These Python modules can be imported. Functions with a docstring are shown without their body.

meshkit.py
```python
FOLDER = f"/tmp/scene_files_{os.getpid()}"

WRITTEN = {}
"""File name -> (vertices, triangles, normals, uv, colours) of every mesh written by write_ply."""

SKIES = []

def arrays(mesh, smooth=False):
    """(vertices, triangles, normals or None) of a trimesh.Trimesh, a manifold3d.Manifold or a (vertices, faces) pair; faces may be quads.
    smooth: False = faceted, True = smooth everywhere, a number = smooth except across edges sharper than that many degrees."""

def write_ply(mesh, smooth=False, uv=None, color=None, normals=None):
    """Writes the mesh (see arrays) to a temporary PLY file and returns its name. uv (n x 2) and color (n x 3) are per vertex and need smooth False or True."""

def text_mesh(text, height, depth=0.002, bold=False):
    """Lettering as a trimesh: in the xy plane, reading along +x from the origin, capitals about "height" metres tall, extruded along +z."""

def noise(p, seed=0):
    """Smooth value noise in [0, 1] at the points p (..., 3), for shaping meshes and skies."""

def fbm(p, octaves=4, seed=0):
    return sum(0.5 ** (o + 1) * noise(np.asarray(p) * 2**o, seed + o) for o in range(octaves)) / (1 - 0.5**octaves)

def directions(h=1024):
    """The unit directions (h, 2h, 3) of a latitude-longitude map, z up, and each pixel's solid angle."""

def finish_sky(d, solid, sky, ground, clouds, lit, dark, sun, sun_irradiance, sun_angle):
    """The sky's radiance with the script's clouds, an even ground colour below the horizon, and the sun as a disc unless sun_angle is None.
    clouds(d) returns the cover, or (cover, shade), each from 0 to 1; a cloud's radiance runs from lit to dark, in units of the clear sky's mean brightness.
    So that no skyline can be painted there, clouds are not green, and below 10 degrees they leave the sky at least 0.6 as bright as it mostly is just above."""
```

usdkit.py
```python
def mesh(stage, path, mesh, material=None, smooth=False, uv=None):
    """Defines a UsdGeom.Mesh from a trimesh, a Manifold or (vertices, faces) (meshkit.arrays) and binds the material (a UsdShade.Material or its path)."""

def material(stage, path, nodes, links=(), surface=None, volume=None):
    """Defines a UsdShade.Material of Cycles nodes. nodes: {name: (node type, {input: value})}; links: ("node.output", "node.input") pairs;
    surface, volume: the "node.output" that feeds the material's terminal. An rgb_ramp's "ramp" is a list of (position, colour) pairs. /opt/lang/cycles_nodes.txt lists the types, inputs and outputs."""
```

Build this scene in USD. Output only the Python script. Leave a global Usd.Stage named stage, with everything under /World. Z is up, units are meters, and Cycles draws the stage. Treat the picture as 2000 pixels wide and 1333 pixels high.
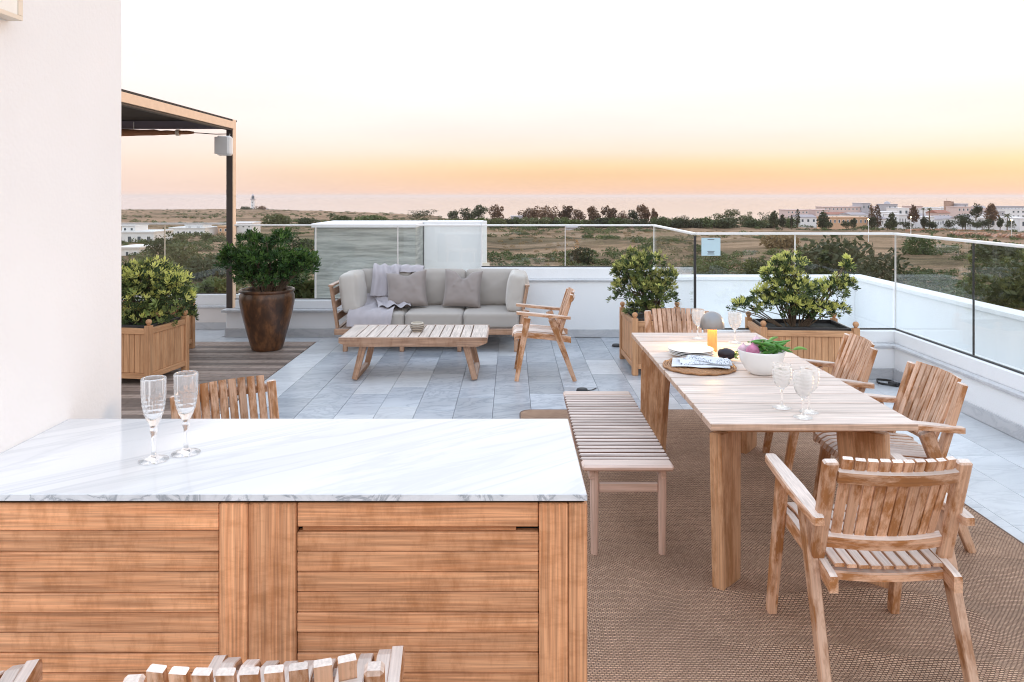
import math, random
import numpy as np, trimesh, usdkit, meshkit
from pxr import Usd, UsdGeom, UsdLux, UsdShade, Sdf, Gf, Vt

stage = Usd.Stage.CreateInMemory()
UsdGeom.SetStageUpAxis(stage, 'Z'); UsdGeom.SetStageMetersPerUnit(stage, 1.0)
UsdGeom.Xform.Define(stage, '/World'); UsdGeom.Scope.Define(stage, '/World/Looks')
# ---------------------------------------------------------------- camera, sky, sun, exposure
H, F = 1.68, 1450.0                      # eye height; focal length in pixels of a 2000 px wide picture
cam = UsdGeom.Camera.Define(stage, '/World/camera')
cam.AddTranslateOp().Set(Gf.Vec3d(0, 0, H)); cam.AddRotateXYZOp().Set(Gf.Vec3f(90, 0, 0))
cam.CreateHorizontalApertureAttr(36.0); cam.CreateVerticalApertureAttr(24.0)
cam.CreateFocalLengthAttr(F * 0.018); cam.CreateVerticalApertureOffsetAttr(-283.5 * 0.018)
cam.CreateClippingRangeAttr(Gf.Vec2f(0.05, 200000)); cam.CreateExposureAttr(1.2)
SUN_AZ, SUN_EL = math.radians(54), math.radians(3.0)
sd = (math.sin(SUN_AZ) * math.cos(SUN_EL), math.cos(SUN_AZ) * math.cos(SUN_EL), math.sin(SUN_EL))
dome = UsdLux.DomeLight.Define(stage, '/World/sky')
skym = usdkit.material(stage, '/World/Looks/sky_look', {
    'sky': ('sky_texture', {'sky_type': 'single_scattering', 'sun_disc': False, 'sun_elevation': SUN_EL, 'sun_rotation': SUN_AZ, 'altitude': 10.0, 'aerosol_density': 1.5}),
    'tc': ('texture_coordinate', {}), 'sep': ('separate_xyz', {}),
    'mp': ('mapping', {'mapping_type': 'point', 'scale': (1.2, 1.2, 7.0)}),
    'cl': ('noise_texture', {'scale': 1.6, 'detail': 4.0, 'roughness': 0.55}),
    'el': ('rgb_ramp', {'ramp': [(0.0, (4.5, 2.95, 2.2)), (.006, (4.55, 2.95, 2.1)), (.028, (4.6, 3.1, 1.85)), (.041, (4.7, 3.5, 2.15)), (.058, (4.9, 3.85, 3.15)), (.085, (5.15, 4.2, 3.9)), (.14, (5.5, 4.75, 4.6)), (.30, (5.8, 5.65, 5.6)), (.6, (5.2, 5.7, 6.4)), (1.0, (4.6, 5.4, 6.7))]}),
    'el2': ('rgb_ramp', {'ramp': [(0.0, (4.4, 3.4, 3.0)), (.006, (4.5, 3.4, 2.95)), (.043, (4.7, 3.8, 3.3)), (.085, (5.0, 4.2, 3.95)), (.14, (5.4, 4.75, 4.6)), (.30, (5.7, 5.6, 5.55)), (.6, (5.2, 5.7, 6.4)), (1.0, (4.6, 5.4, 6.7))]}),
    'dt': ('vector_math', {'math_type': 'dot_product', 'vector2': (math.sin(SUN_AZ), math.cos(SUN_AZ), 0.0)}), 'az': ('map_range', {'range_type': 'smoothstep', 'from_min': .05, 'from_max': .66, 'to_min': 0., 'to_max': 1., 'clamp': True}),
    'elm': ('mix_color', {'use_clamp': False}),
    'cm': ('map_range', {'from_min': 0.3, 'from_max': 0.75, 'to_min': 0.94, 'to_max': 1.06, 'clamp': True}),
    'veil': ('mix_color', {'blend_type': 'multiply', 'fac': 1.0, 'use_clamp': False}),
    'cc': ('combine_xyz', {}),
    'mix': ('mix_color', {'fac': 0.95, 'use_clamp': False}),
    'bg': ('background_shader', {'strength': 0.1})},
    [('tc.generated', 'sep.vector'), ('sep.z', 'el.fac'), ('sep.z', 'el2.fac'), ('tc.generated', 'dt.vector1'), ('dt.value', 'az.value'), ('az.result', 'elm.fac'), ('el2.color', 'elm.a'), ('el.color', 'elm.b'), ('tc.generated', 'mp.vector'), ('mp.vector', 'cl.vector'), ('cl.fac', 'cm.value'),
     ('cm.result', 'cc.x'), ('cm.result', 'cc.y'), ('cm.result', 'cc.z'), ('elm.result', 'veil.a'), ('cc.vector', 'veil.b'),
     ('sky.color', 'mix.a'), ('veil.result', 'mix.b'), ('mix.result', 'bg.color')], surface='bg.background')
UsdShade.MaterialBindingAPI.Apply(dome.GetPrim()).Bind(skym)
dome.GetPrim().SetCustomDataByKey('kind', 'structure')
sun = UsdLux.DistantLight.Define(stage, '/World/sun')
sun.CreateNormalizeAttr(True); sun.CreateIntensityAttr(0.13); sun.CreateAngleAttr(12.0); sun.CreateColorAttr(Gf.Vec3f(1.0, 0.62, 0.36))
sun.AddRotateXYZOp().Set(Gf.Vec3f(90 - math.degrees(SUN_EL), 0, 180 - math.degrees(SUN_AZ)))

# ---------------------------------------------------------------- helpers
rng = np.random.default_rng(7)
V3 = lambda *a: np.array(a, float)
def P(x, y, Y): return V3((x - 1000) / F * Y, Y, H - (y - 383) / F * Y)
used = {}
def numbered(parent, name):
    k = f'{parent}/{name}'; n = used.get(k, 0); used[k] = n + 1
    return k if n == 0 else f'{k}_{n:03d}'
def tag(p, label=None, cat=None, group=None, kind=None):
    p = p.GetPrim() if hasattr(p, 'GetPrim') else p
    for k, v in (('label', label), ('category', cat), ('group', group), ('kind', kind)):
        if v: p.SetCustomDataByKey(k, v)
    return p
def thing(name, label, cat, loc=(0, 0, 0), rz=0.0, group=None, kind=None):
    x = UsdGeom.Xform.Define(stage, numbered('/World', name))
    x.AddTranslateOp().Set(Gf.Vec3d(*map(float, loc))); x.AddRotateZOp().Set(float(rz))
    return tag(x, label, cat, group, kind)
def copy_of(root, label, loc, rz=0.0, group=None):
    r = thing(root.GetName(), label, root.GetCustomDataByKey('category'), loc, rz, group)
    r.GetReferences().AddInternalReference(root.GetPath()); r.SetInstanceable(True)
    return r
def rot(ax, deg):
    return trimesh.transformations.rotation_matrix(math.radians(deg), ax)[:3, :3]
def frame(p0, p1, side=(1, 0, 0)):
    """rotation whose x axis runs from p0 to p1 and whose y axis is near to side"""
    x = np.asarray(p1, float) - p0; L = np.linalg.norm(x); x = x / L
    y = np.asarray(side, float); y = y - x * (y @ x); y /= np.linalg.norm(y)
    return np.stack([x, y, np.cross(x, y)], 1), L
_cb = {}
def cbox(sx, sy, sz, b):
    """box with chamfered edges: 24 vertices"""
    hx, hy, hz = sx / 2, sy / 2, sz / 2; b = min(b, hx * .9, hy * .9, hz * .9)
    v = []
    for i in (-1, 1):
        for j in (-1, 1):
            for k in (-1, 1):
                v += [(i * (hx - b), j * (hy - b), k * hz), (i * (hx - b), j * hy, k * (hz - b)), (i * hx, j * (hy - b), k * (hz - b))]
    v = np.array(v)
    if 'f' not in _cb:
        q = trimesh.convex.convex_hull(cbv := np.array([(i * (1 - .2 * (m != 2)), j * (1 - .2 * (m != 1)), k * (1 - .2 * (m != 0))) for i in (-1, 1) for j in (-1, 1) for k in (-1, 1) for m in (0, 1, 2)]))
        d = np.linalg.norm(q.vertices[:, None] - cbv[None], axis=2).argmin(1)
        _cb['f'] = d[q.faces]
    return v, _cb['f'].copy()
class MB:
    """collects pieces into ONE mesh; every vertex keeps its place in the board it was cut from (primvar g)"""
    def __init__(s): s.v, s.f, s.g, s.n = [], [], [], 0
    def add(s, v, f, g=None, off=None):
        v = np.asarray(v, float); g = v if g is None else g
        off = rng.uniform(-20, 20, 3) if off is None else off
        s.v.append(v); s.f.append(np.asarray(f, int) + s.n); s.g.append(np.asarray(g, float) + off); s.n += len(v); return s
    def box(s, c, size, R=None, b=.003, grain=None, off=None):
        v, f = cbox(*size, b)
        ax = int(np.argmax(size)) if grain is None else grain
        g = v[:, [ax, (ax + 1) % 3, (ax + 2) % 3]]
        if R is not None: v = v @ np.asarray(R).T
        return s.add(v + np.asarray(c, float), f, g, off)
    def span(s, lo, hi, b=.003, grain=None):
        lo, hi = np.minimum(lo, hi).astype(float), np.maximum(lo, hi).astype(float)
        return s.box((lo + hi) / 2, hi - lo, None, b, grain)
    def bar(s, p0, p1, w, d, side=(1, 0, 0), w1=None, d1=None, b=.003):
        """bar from p0 to p1, w wide along side and d deep, tapering to w1, d1"""
        R, L = frame(p0, p1, side); v, f = cbox(L, w, d, b); t = (v[:, 0] / L + .5)
        k = v.copy(); k[:, 1] *= 1 + t * ((w1 or w) / w - 1); k[:, 2] *= 1 + t * ((d1 or d) / d - 1)
        return s.add(k @ R.T + (np.asarray(p0, float) + p1) / 2, f, v)
    def strip(s, pts, ups, sides, w, t, b=0.0):
        """board following pts: w wide along sides, t thick along ups"""
        pts, ups, sides = (np.asarray(a, float) for a in (pts, ups, sides)); n = len(pts)
        c = [(-1, -1), (1, -1), (1, .6), (.86, 1), (-.86, 1), (-1, .6)]; m = len(c)
        L = np.concatenate([[0], np.cumsum(np.linalg.norm(np.diff(pts, axis=0), axis=1))])
        v = np.concatenate([[pts[i] + sides[i] * a * w / 2 + ups[i] * e * t / 2 for a, e in c] for i in range(n)])
        g = np.concatenate([[(L[i], a * w / 2, e * t / 2) for a, e in c] for i in range(n)])
        f = []
        for i in range(n - 1):
            for j in range(m):
                a, b_ = i * m + j, i * m + (j + 1) % m
                f += [(a, b_, b_ + m), (a, b_ + m, a + m)]
        for j in range(1, m - 1): f += [(0, j + 1, j), ((n - 1) * m, (n - 1) * m + j, (n - 1) * m + j + 1)]
        f = np.array(f)
        tm = trimesh.Trimesh(v, f, process=False)
        if tm.volume < 0: f = f[:, ::-1]
        return s.add(v, f, g)
    def lathe(s, prof, c=(0, 0, 0), n=32, rfun=None):
        prof = np.asarray(prof, float); a = np.arange(n) * 2 * np.pi / n
        r = np.repeat(prof[:, 0], n).reshape(-1, n); z = np.repeat(prof[:, 1], n).reshape(-1, n)
        if rfun is not None: r = r * rfun(z, a[None, :])
        v = np.stack([r * np.cos(a), r * np.sin(a), z], -1).reshape(-1, 3); f = []
        for i in range(len(prof) - 1):
            for j in range(n):
                p, q = i * n + j, i * n + (j + 1) % n
                f += [(p, q, q + n), (p, q + n, p + n)]
        return s.add(v + np.asarray(c, float), f)
    def tube(s, pts, rad, n=8, cap=True):
        pts = np.asarray(pts, float); rad = np.broadcast_to(rad, len(pts)).astype(float)
        t = np.gradient(pts, axis=0); t /= np.linalg.norm(t, axis=1, keepdims=True) + 1e-12
        up = V3(0, 0, 1) if abs(t[0, 2]) < .9 else V3(1, 0, 0); vs = []
        for i in range(len(pts)):
            A = np.cross(t[i], up); A /= np.linalg.norm(A) + 1e-12; B = np.cross(t[i], A); up = np.cross(A, t[i]) if abs(t[i] @ up) < .99 else up
            ang = np.arange(n) * 2 * np.pi / n
            vs.append(pts[i] + rad[i] * (np.cos(ang)[:, None] * A + np.sin(ang)[:, None] * B))
        f = []
        for i in range(len(pts) - 1):
            for j in range(n):
                p, q = i * n + j, i * n + (j + 1) % n
                f += [(p, q + n, q), (p, p + n, q + n)]
        v = np.concatenate(vs)
        if cap:
            k = len(v); v = np.vstack([v, pts[0], pts[-1]]); e = (len(pts) - 1) * n
            for j in range(n): f += [(k, j, (j + 1) % n), (k + 1, e + (j + 1) % n, e + j)]
        L = np.concatenate([[0], np.cumsum(np.linalg.norm(np.diff(pts, axis=0), axis=1))])
        g = v - v.mean(0)
        if np.linalg.norm(pts[-1] - pts[0]) > 1e-6:
            R, _ = frame(pts[0], pts[-1], (0.3, .8, .5)); g = g @ R
        return s.add(v, f, g)
    def build(s, name, mat, parent='/World', smooth=False, sub=False):
        if hasattr(parent, 'GetPath'): parent = str(parent.GetPath())
        v, f, g = np.concatenate(s.v), np.concatenate(s.f), np.concatenate(s.g)
        m = UsdGeom.Mesh.Define(stage, numbered(parent, name))
        m.CreatePointsAttr(Vt.Vec3fArray.FromNumpy(v.astype(np.float32)))
        m.CreateFaceVertexCountsAttr(Vt.IntArray.FromNumpy(np.full(len(f), 3, np.int32)))
        m.CreateFaceVertexIndicesAttr(Vt.IntArray.FromNumpy(np.ascontiguousarray(f.astype(np.int32)).ravel()))
        m.CreateSubdivisionSchemeAttr('none')
        if smooth:
            n = np.zeros_like(v); fn = np.cross(v[f[:, 1]] - v[f[:, 0]], v[f[:, 2]] - v[f[:, 0]])
            for k in range(3): np.add.at(n, f[:, k], fn)
            l = np.linalg.norm(n, axis=1, keepdims=True); n = np.where(l > 1e-20, n / np.maximum(l, 1e-20), [0, 0, 1.])
            m.CreateNormalsAttr(Vt.Vec3fArray.FromNumpy(n.astype(np.float32))); m.SetNormalsInterpolation('vertex')
        UsdGeom.PrimvarsAPI(m).CreatePrimvar('g', Sdf.ValueTypeNames.Float3Array, 'vertex').Set(Vt.Vec3fArray.FromNumpy(g.astype(np.float32)))
        UsdShade.MaterialBindingAPI.Apply(m.GetPrim()).Bind(mat)
        return m.GetPrim()

# ---------------------------------------------------------------- materials
def mat(name, nodes, links, surface='p.BSDF', volume=None): return usdkit.material(stage, f'/World/Looks/{name}', nodes, links, surface=surface, volume=volume)
def plain(name, col, rough=.5, metal=0.0, var=.06, scale=14.0, bump=.0, spec=.5, bscale=120.0):
    c = np.array(col)
    n = {'tc': ('geometry', {}), 'n': ('noise_texture', {'scale': scale, 'detail': 4.0}),
         'r': ('rgb_ramp', {'ramp': [(.25, tuple(c * (1 - var))), (.75, tuple(np.minimum(c * (1 + var), .95)))]}),
         'p': ('principled_bsdf', {'roughness': rough, 'metallic': metal, 'specular_ior_level': spec})}
    l = [('tc.position', 'n.vector'), ('n.fac', 'r.fac'), ('r.color', 'p.base_color')]
    if bump:
        n['bn'] = ('noise_texture', {'scale': bscale, 'detail': 3.0}); n['b'] = ('bump', {'strength': bump, 'distance': .004})
        l += [('tc.position', 'bn.vector'), ('bn.fac', 'b.height'), ('b.normal', 'p.normal')]
    return mat(name, n, l)
def wood(name, light, dark, stain, stain_amt=.5, rough=.55, bleach=None, vary=.16, spec=.35, st=(13., 5., 5.), fib=(.64, 1.2), thr=(.47, .66)):
    n = {'a': ('attribute', {'attribute': 'g'}),
         'm1': ('mapping', {'mapping_type': 'point', 'scale': (1.3, 34., 34.)}), 'n1': ('noise_texture', {'scale': 1.6, 'detail': 5.0, 'roughness': .6, 'distortion': .7}),
         'm2': ('mapping', {'mapping_type': 'point', 'scale': (4., 170., 170.)}), 'n2': ('noise_texture', {'scale': 1.0, 'detail': 2.0}),
         'm3': ('mapping', {'mapping_type': 'point', 'scale': st}), 'n3': ('noise_texture', {'scale': 1.5, 'detail': 8.0, 'roughness': .68}),
         'r1': ('rgb_ramp', {'ramp': [(.3, dark), (.52, tuple(np.array(light) * .6 + np.array(dark) * .4)), (.72, light)]}),
         'r3': ('map_range', {'from_min': thr[0], 'from_max': thr[1], 'to_min': 0.0, 'to_max': stain_amt, 'clamp': True}),
         'mx': ('mix_color', {'b': stain}),
         'r2': ('map_range', {'from_min': .3, 'from_max': .7, 'to_min': fib[0], 'to_max': fib[1], 'clamp': True}), 'cx': ('combine_xyz', {}),
         'mf': ('mix_color', {'blend_type': 'multiply', 'fac': 1.0, 'use_clamp': False}),
         'oi': ('object_info', {}), 'rv': ('map_range', {'from_min': 0., 'from_max': 1., 'to_min': 1 - vary, 'to_max': 1 + vary * .8}),
         'h': ('hsv', {}), 'b': ('bump', {'strength': .35, 'distance': .0015}),
         'p': ('principled_bsdf', {'roughness': rough, 'specular_ior_level': spec})}
    l = [('a.vector', 'm1.vector'), ('m1.vector', 'n1.vector'), ('a.vector', 'm2.vector'), ('m2.vector', 'n2.vector'), ('a.vector', 'm3.vector'), ('m3.vector', 'n3.vector'),
         ('n1.fac', 'r1.fac'), ('n3.fac', 'r3.value'), ('r3.result', 'mx.fac'), ('r1.color', 'mx.a'), ('n2.fac', 'r2.value'),
         ('r2.result', 'cx.x'), ('r2.result', 'cx.y'), ('r2.result', 'cx.z'), ('mx.result', 'mf.a'), ('cx.vector', 'mf.b'),
         ('oi.random', 'rv.value'), ('rv.result', 'h.value'), ('n1.fac', 'b.height'), ('b.normal', 'p.normal')]
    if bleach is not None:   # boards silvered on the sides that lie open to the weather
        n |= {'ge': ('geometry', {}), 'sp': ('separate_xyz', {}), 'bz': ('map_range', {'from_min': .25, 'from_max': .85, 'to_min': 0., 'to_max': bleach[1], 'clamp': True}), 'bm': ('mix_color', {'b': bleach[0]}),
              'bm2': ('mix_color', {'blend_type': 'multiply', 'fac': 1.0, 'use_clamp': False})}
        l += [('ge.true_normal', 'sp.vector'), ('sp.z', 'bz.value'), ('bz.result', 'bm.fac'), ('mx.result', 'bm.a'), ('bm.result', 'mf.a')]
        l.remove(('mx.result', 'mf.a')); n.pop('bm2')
    l += [('mf.result', 'h.color'), ('h.color', 'p.base_color')]
    return mat(name, n, l)
PALE = (.76, .665, .60)
M = {}
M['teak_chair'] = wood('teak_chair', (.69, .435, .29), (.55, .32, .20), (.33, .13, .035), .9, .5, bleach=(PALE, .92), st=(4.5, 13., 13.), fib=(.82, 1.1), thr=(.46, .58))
M['teak_table'] = wood('teak_table', (.68, .40, .23), (.54, .29, .15), (.34, .135, .04), .75, .5, st=(2.6, 10., 10.), fib=(.78, 1.12), thr=(.46, .60))
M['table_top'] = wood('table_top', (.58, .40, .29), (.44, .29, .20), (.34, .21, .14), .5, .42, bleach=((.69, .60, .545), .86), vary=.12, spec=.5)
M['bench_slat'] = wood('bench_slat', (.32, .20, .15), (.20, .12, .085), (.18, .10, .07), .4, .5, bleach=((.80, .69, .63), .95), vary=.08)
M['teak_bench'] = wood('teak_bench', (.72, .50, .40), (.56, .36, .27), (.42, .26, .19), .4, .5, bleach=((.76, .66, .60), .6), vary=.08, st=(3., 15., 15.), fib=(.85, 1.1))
M['teak_bar'] = wood('teak_bar', (.76, .395, .205), (.56, .245, .11), (.38, .14, .04), .5, .5, vary=.22)
M['teak_planter'] = wood('teak_planter', (.68, .39, .21), (.52, .27, .135), (.38, .17, .07), .45, .55, vary=.14, st=(3., 10., 10.), fib=(.78, 1.12))
M['deck'] = wood('deck', (.40, .315, .27), (.25, .19, .16), (.17, .125, .10), .5, .6, vary=.5)
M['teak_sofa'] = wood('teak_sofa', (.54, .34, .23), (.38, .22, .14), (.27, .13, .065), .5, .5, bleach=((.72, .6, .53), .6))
M['coffee_top'] = wood('coffee_top', (.74, .65, .58), (.60, .51, .45), (.52, .44, .39), .35, .45, vary=.06)
M['plaster'] = plain('plaster', (.84, .86, .88), .75, var=.025, scale=2.0, bump=.22, bscale=60.0, spec=.3)
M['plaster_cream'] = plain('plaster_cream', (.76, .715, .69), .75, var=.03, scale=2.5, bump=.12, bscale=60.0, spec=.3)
def marble(name, base, vein, scale, rot_z, stretch, rough, amt, tone=0.0, use_random=True, spec=.5):
    n = {'ge': ('geometry', {}), 'oi': ('object_info', {}), 'ml': ('math', {'math_type': 'multiply', 'value2': 37.0 if use_random else 0.0}), 'cv': ('combine_xyz', {}),
         'ad': ('vector_math', {'math_type': 'add'}),
         'm': ('mapping', {'mapping_type': 'texture', 'rotation': (0, 0, rot_z), 'scale': stretch}),
         'n1': ('noise_texture', {'scale': scale, 'detail': 6.0, 'roughness': .62, 'distortion': 1.1}),
         'n2': ('noise_texture', {'scale': scale * .45, 'detail': 3.0}),
         'r': ('rgb_ramp', {'ramp': [(.0, base), (.42, base), (.485, tuple(np.array(base) * (1 - amt) + np.array(vein) * amt)), (.51, tuple(np.array(base) * .8 + np.array(vein) * .2)), (.60, base), (1., base)]}),
         'r2': ('map_range', {'from_min': .3, 'from_max': .7, 'to_min': .84, 'to_max': 1.06, 'clamp': True}),
         'rv': ('map_range', {'from_min': 0., 'from_max': 1., 'to_min': 1 - tone, 'to_max': 1 + tone * .35}), 'mm': ('math', {'math_type': 'multiply'}),
         'h': ('hsv', {}), 'p': ('principled_bsdf', {'roughness': rough, 'specular_ior_level': spec})}
    l = [('oi.random', 'ml.value1'), ('ml.value', 'cv.x'), ('ml.value', 'cv.y'), ('ge.position', 'ad.vector1'), ('cv.vector', 'ad.vector2'), ('ad.vector', 'm.vector'), ('m.vector', 'n1.vector'), ('m.vector', 'n2.vector'),
         ('n1.fac', 'r.fac'), ('n2.fac', 'r2.value'), ('oi.random', 'rv.value'), ('r2.result', 'mm.value1'), ('rv.result', 'mm.value2'), ('mm.value', 'h.value'), ('r.color', 'h.color'), ('h.color', 'p.base_color')]
    return mat(name, n, l)
M['tile'] = marble('tile', (.52, .555, .60), (.29, .33, .39), 2.6, .35, (1., .42, 1.), .30, .75, tone=.30)
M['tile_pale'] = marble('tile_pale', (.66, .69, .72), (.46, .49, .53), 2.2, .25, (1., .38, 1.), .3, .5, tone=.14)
M['marble_top'] = marble('marble_top', (.74, .74, .745), (.46, .48, .51), 1.25, .70, (2.6, .30, 1.), .10, .42, use_random=False)
M['marble_edge'] = marble('marble_edge', (.68, .70, .72), (.22, .25, .28), 9.0, 0.9, (1., 1., 1.), .3, .8, use_random=False)
M['skirting'] = marble('skirting', (.58, .59, .61), (.40, .42, .45), 3.0, .5, (1., 1., .5), .3, .5, tone=.06)
M['grout'] = plain('grout', (.50, .51, .53), .8)
M['dark_gap'] = plain('dark_gap', (.02, .018, .016), .8)
M['black'] = plain('black', (.02, .02, .022), .45)
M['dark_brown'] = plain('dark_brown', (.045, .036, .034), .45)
M['soffit'] = plain('soffit', (.025, .02, .018), .7)
M['fascia'] = plain('fascia', (.80, .58, .41), .45)
M['blue_grey'] = plain('blue_grey', (.20, .19, .24), .5)
M['canvas'] = plain('canvas', (.36, .16, .08), .8, var=.15, bump=.3)
M['steel'] = plain('steel', (.72, .72, .72), .28, metal=.7, var=.02)
M['white_metal'] = plain('white_metal', (.80, .80, .79), .4, var=.02)
M['cream_metal'] = plain('cream_metal', (.74, .66, .55), .45, var=.03)
M['opal'] = plain('opal', (.84, .84, .80), .25, var=.01)
M['grey_metal'] = plain('grey_metal', (.30, .29, .285), .3, metal=.9, var=.02)
M['speaker_grey'] = plain('speaker_grey', (.50, .49, .48), .6, var=.05, scale=200.)
M['porcelain'] = plain('porcelain', (.82, .82, .81), .15, var=.01)
M['stripe_light'] = plain('stripe_light', (.55, .50, .42), .5, var=.1, scale=60.)
M['stripe_dark'] = plain('stripe_dark', (.16, .13, .11), .55, var=.2, scale=60.)
M['soil'] = plain('soil', (.02, .02, .02), .9)
M['bark'] = plain('bark', (.16, .115, .08), .85, var=.3, scale=60., bump=.5)
M['cable'] = plain('cable', (.03, .03, .03), .5)
def fabric(name, col, scale=900., var=.07, rough=.9, bump=.25):
    c = np.array(col)
    return mat(name, {'a': ('attribute', {'attribute': 'g'}), 'n': ('noise_texture', {'scale': scale, 'detail': 2.0}), 'k': ('noise_texture', {'scale': 5.0, 'detail': 5.0}),
        'r': ('rgb_ramp', {'ramp': [(.3, tuple(c * (1 - var))), (.7, tuple(c * (1 + var)))]}), 'b0': ('bump', {'strength': .35, 'distance': .012}), 'b': ('bump', {'strength': bump, 'distance': .001}),
        'p': ('principled_bsdf', {'roughness': rough, 'specular_ior_level': .2, 'sheen_weight': .15})},
        [('a.vector', 'n.vector'), ('a.vector', 'k.vector'), ('n.fac', 'r.fac'), ('r.color', 'p.base_color'), ('k.fac', 'b0.height'), ('b0.normal', 'b.normal'), ('n.fac', 'b.height'), ('b.normal', 'p.normal')])
M['cushion'] = fabric('cushion', (.405, .375, .345)); M['cushion_pale'] = fabric('cushion_pale', (.50, .475, .44))
M['pillow'] = fabric('pillow', (.29, .255, .24)); M['throw'] = fabric('throw', (.43, .405, .43), 260., .16, bump=.6)
M['napkin'] = mat('napkin', {'a': ('attribute', {'attribute': 'g'}), 'v': ('voronoi_texture', {'scale': 130., 'feature': 'f1'}), 'n': ('noise_texture', {'scale': 9., 'detail': 2.}), 'mu': ('math', {'math_type': 'greater_than', 'value2': .52}), 'gt': ('math', {'math_type': 'less_than', 'value2': .38}), 'an': ('math', {'math_type': 'multiply'}),
    'mx': ('mix_color', {'a': (.62, .65, .69), 'b': (.12, .15, .22)}), 'p': ('principled_bsdf', {'roughness': .9})},
    [('a.vector', 'v.vector'), ('a.vector', 'n.vector'), ('n.fac', 'mu.value1'), ('v.distance', 'gt.value1'), ('mu.value', 'an.value1'), ('gt.value', 'an.value2'), ('an.value', 'mx.fac'), ('mx.result', 'p.base_color')])
M['rug'] = mat('rug', {'ge': ('geometry', {}), 'mp': ('mapping', {'mapping_type': 'point', 'scale': (1., 1., 0.)}), 'wn': ('noise_texture', {'scale': 9., 'detail': 2.}), 'ws': ('vector_math', {'math_type': 'scale', 'scale': .012}), 'wa': ('vector_math', {'math_type': 'add'}),
    'br': ('brick_texture', {'offset': .5, 'offset_frequency': 2, 'scale': 1.0, 'color1': (.68, .455, .315), 'color2': (.50, .315, .21), 'mortar': (.11, .062, .042), 'mortar_size': .0021, 'mortar_smooth': .6, 'bias': .1, 'brick_width': .0165, 'row_height': .0095}),
    'n': ('noise_texture', {'scale': 2.2, 'detail': 6., 'roughness': .6}), 'n2': ('noise_texture', {'scale': 180., 'detail': 2.}), 'h': ('hsv', {}), 'mr': ('map_range', {'from_min': .3, 'from_max': .7, 'to_min': .80, 'to_max': 1.16, 'clamp': True}),
    'mr2': ('map_range', {'from_min': .3, 'from_max': .7, 'to_min': .7, 'to_max': 1.25, 'clamp': True}), 'mm': ('math', {'math_type': 'multiply'}), 'b': ('bump', {'strength': .7, 'distance': .003, 'invert': True}), 'p': ('principled_bsdf', {'roughness': .85, 'specular_ior_level': .25})},
    [('ge.position', 'mp.vector'), ('mp.vector', 'wn.vector'), ('wn.color', 'ws.vector1'), ('mp.vector', 'wa.vector1'), ('ws.vector', 'wa.vector2'), ('wa.vector', 'br.vector'), ('br.color', 'h.color'), ('mp.vector', 'n.vector'), ('n.fac', 'mr.value'),
     ('mp.vector', 'n2.vector'), ('n2.fac', 'mr2.value'), ('mr.result', 'mm.value1'), ('mr2.result', 'mm.value2'), ('mm.value', 'h.value'), ('h.color', 'p.base_color'), ('br.fac', 'b.height'), ('b.normal', 'p.normal')])
M['rug_edge'] = plain('rug_edge', (.19, .13, .10), .85, var=.2, scale=200.)
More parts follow.
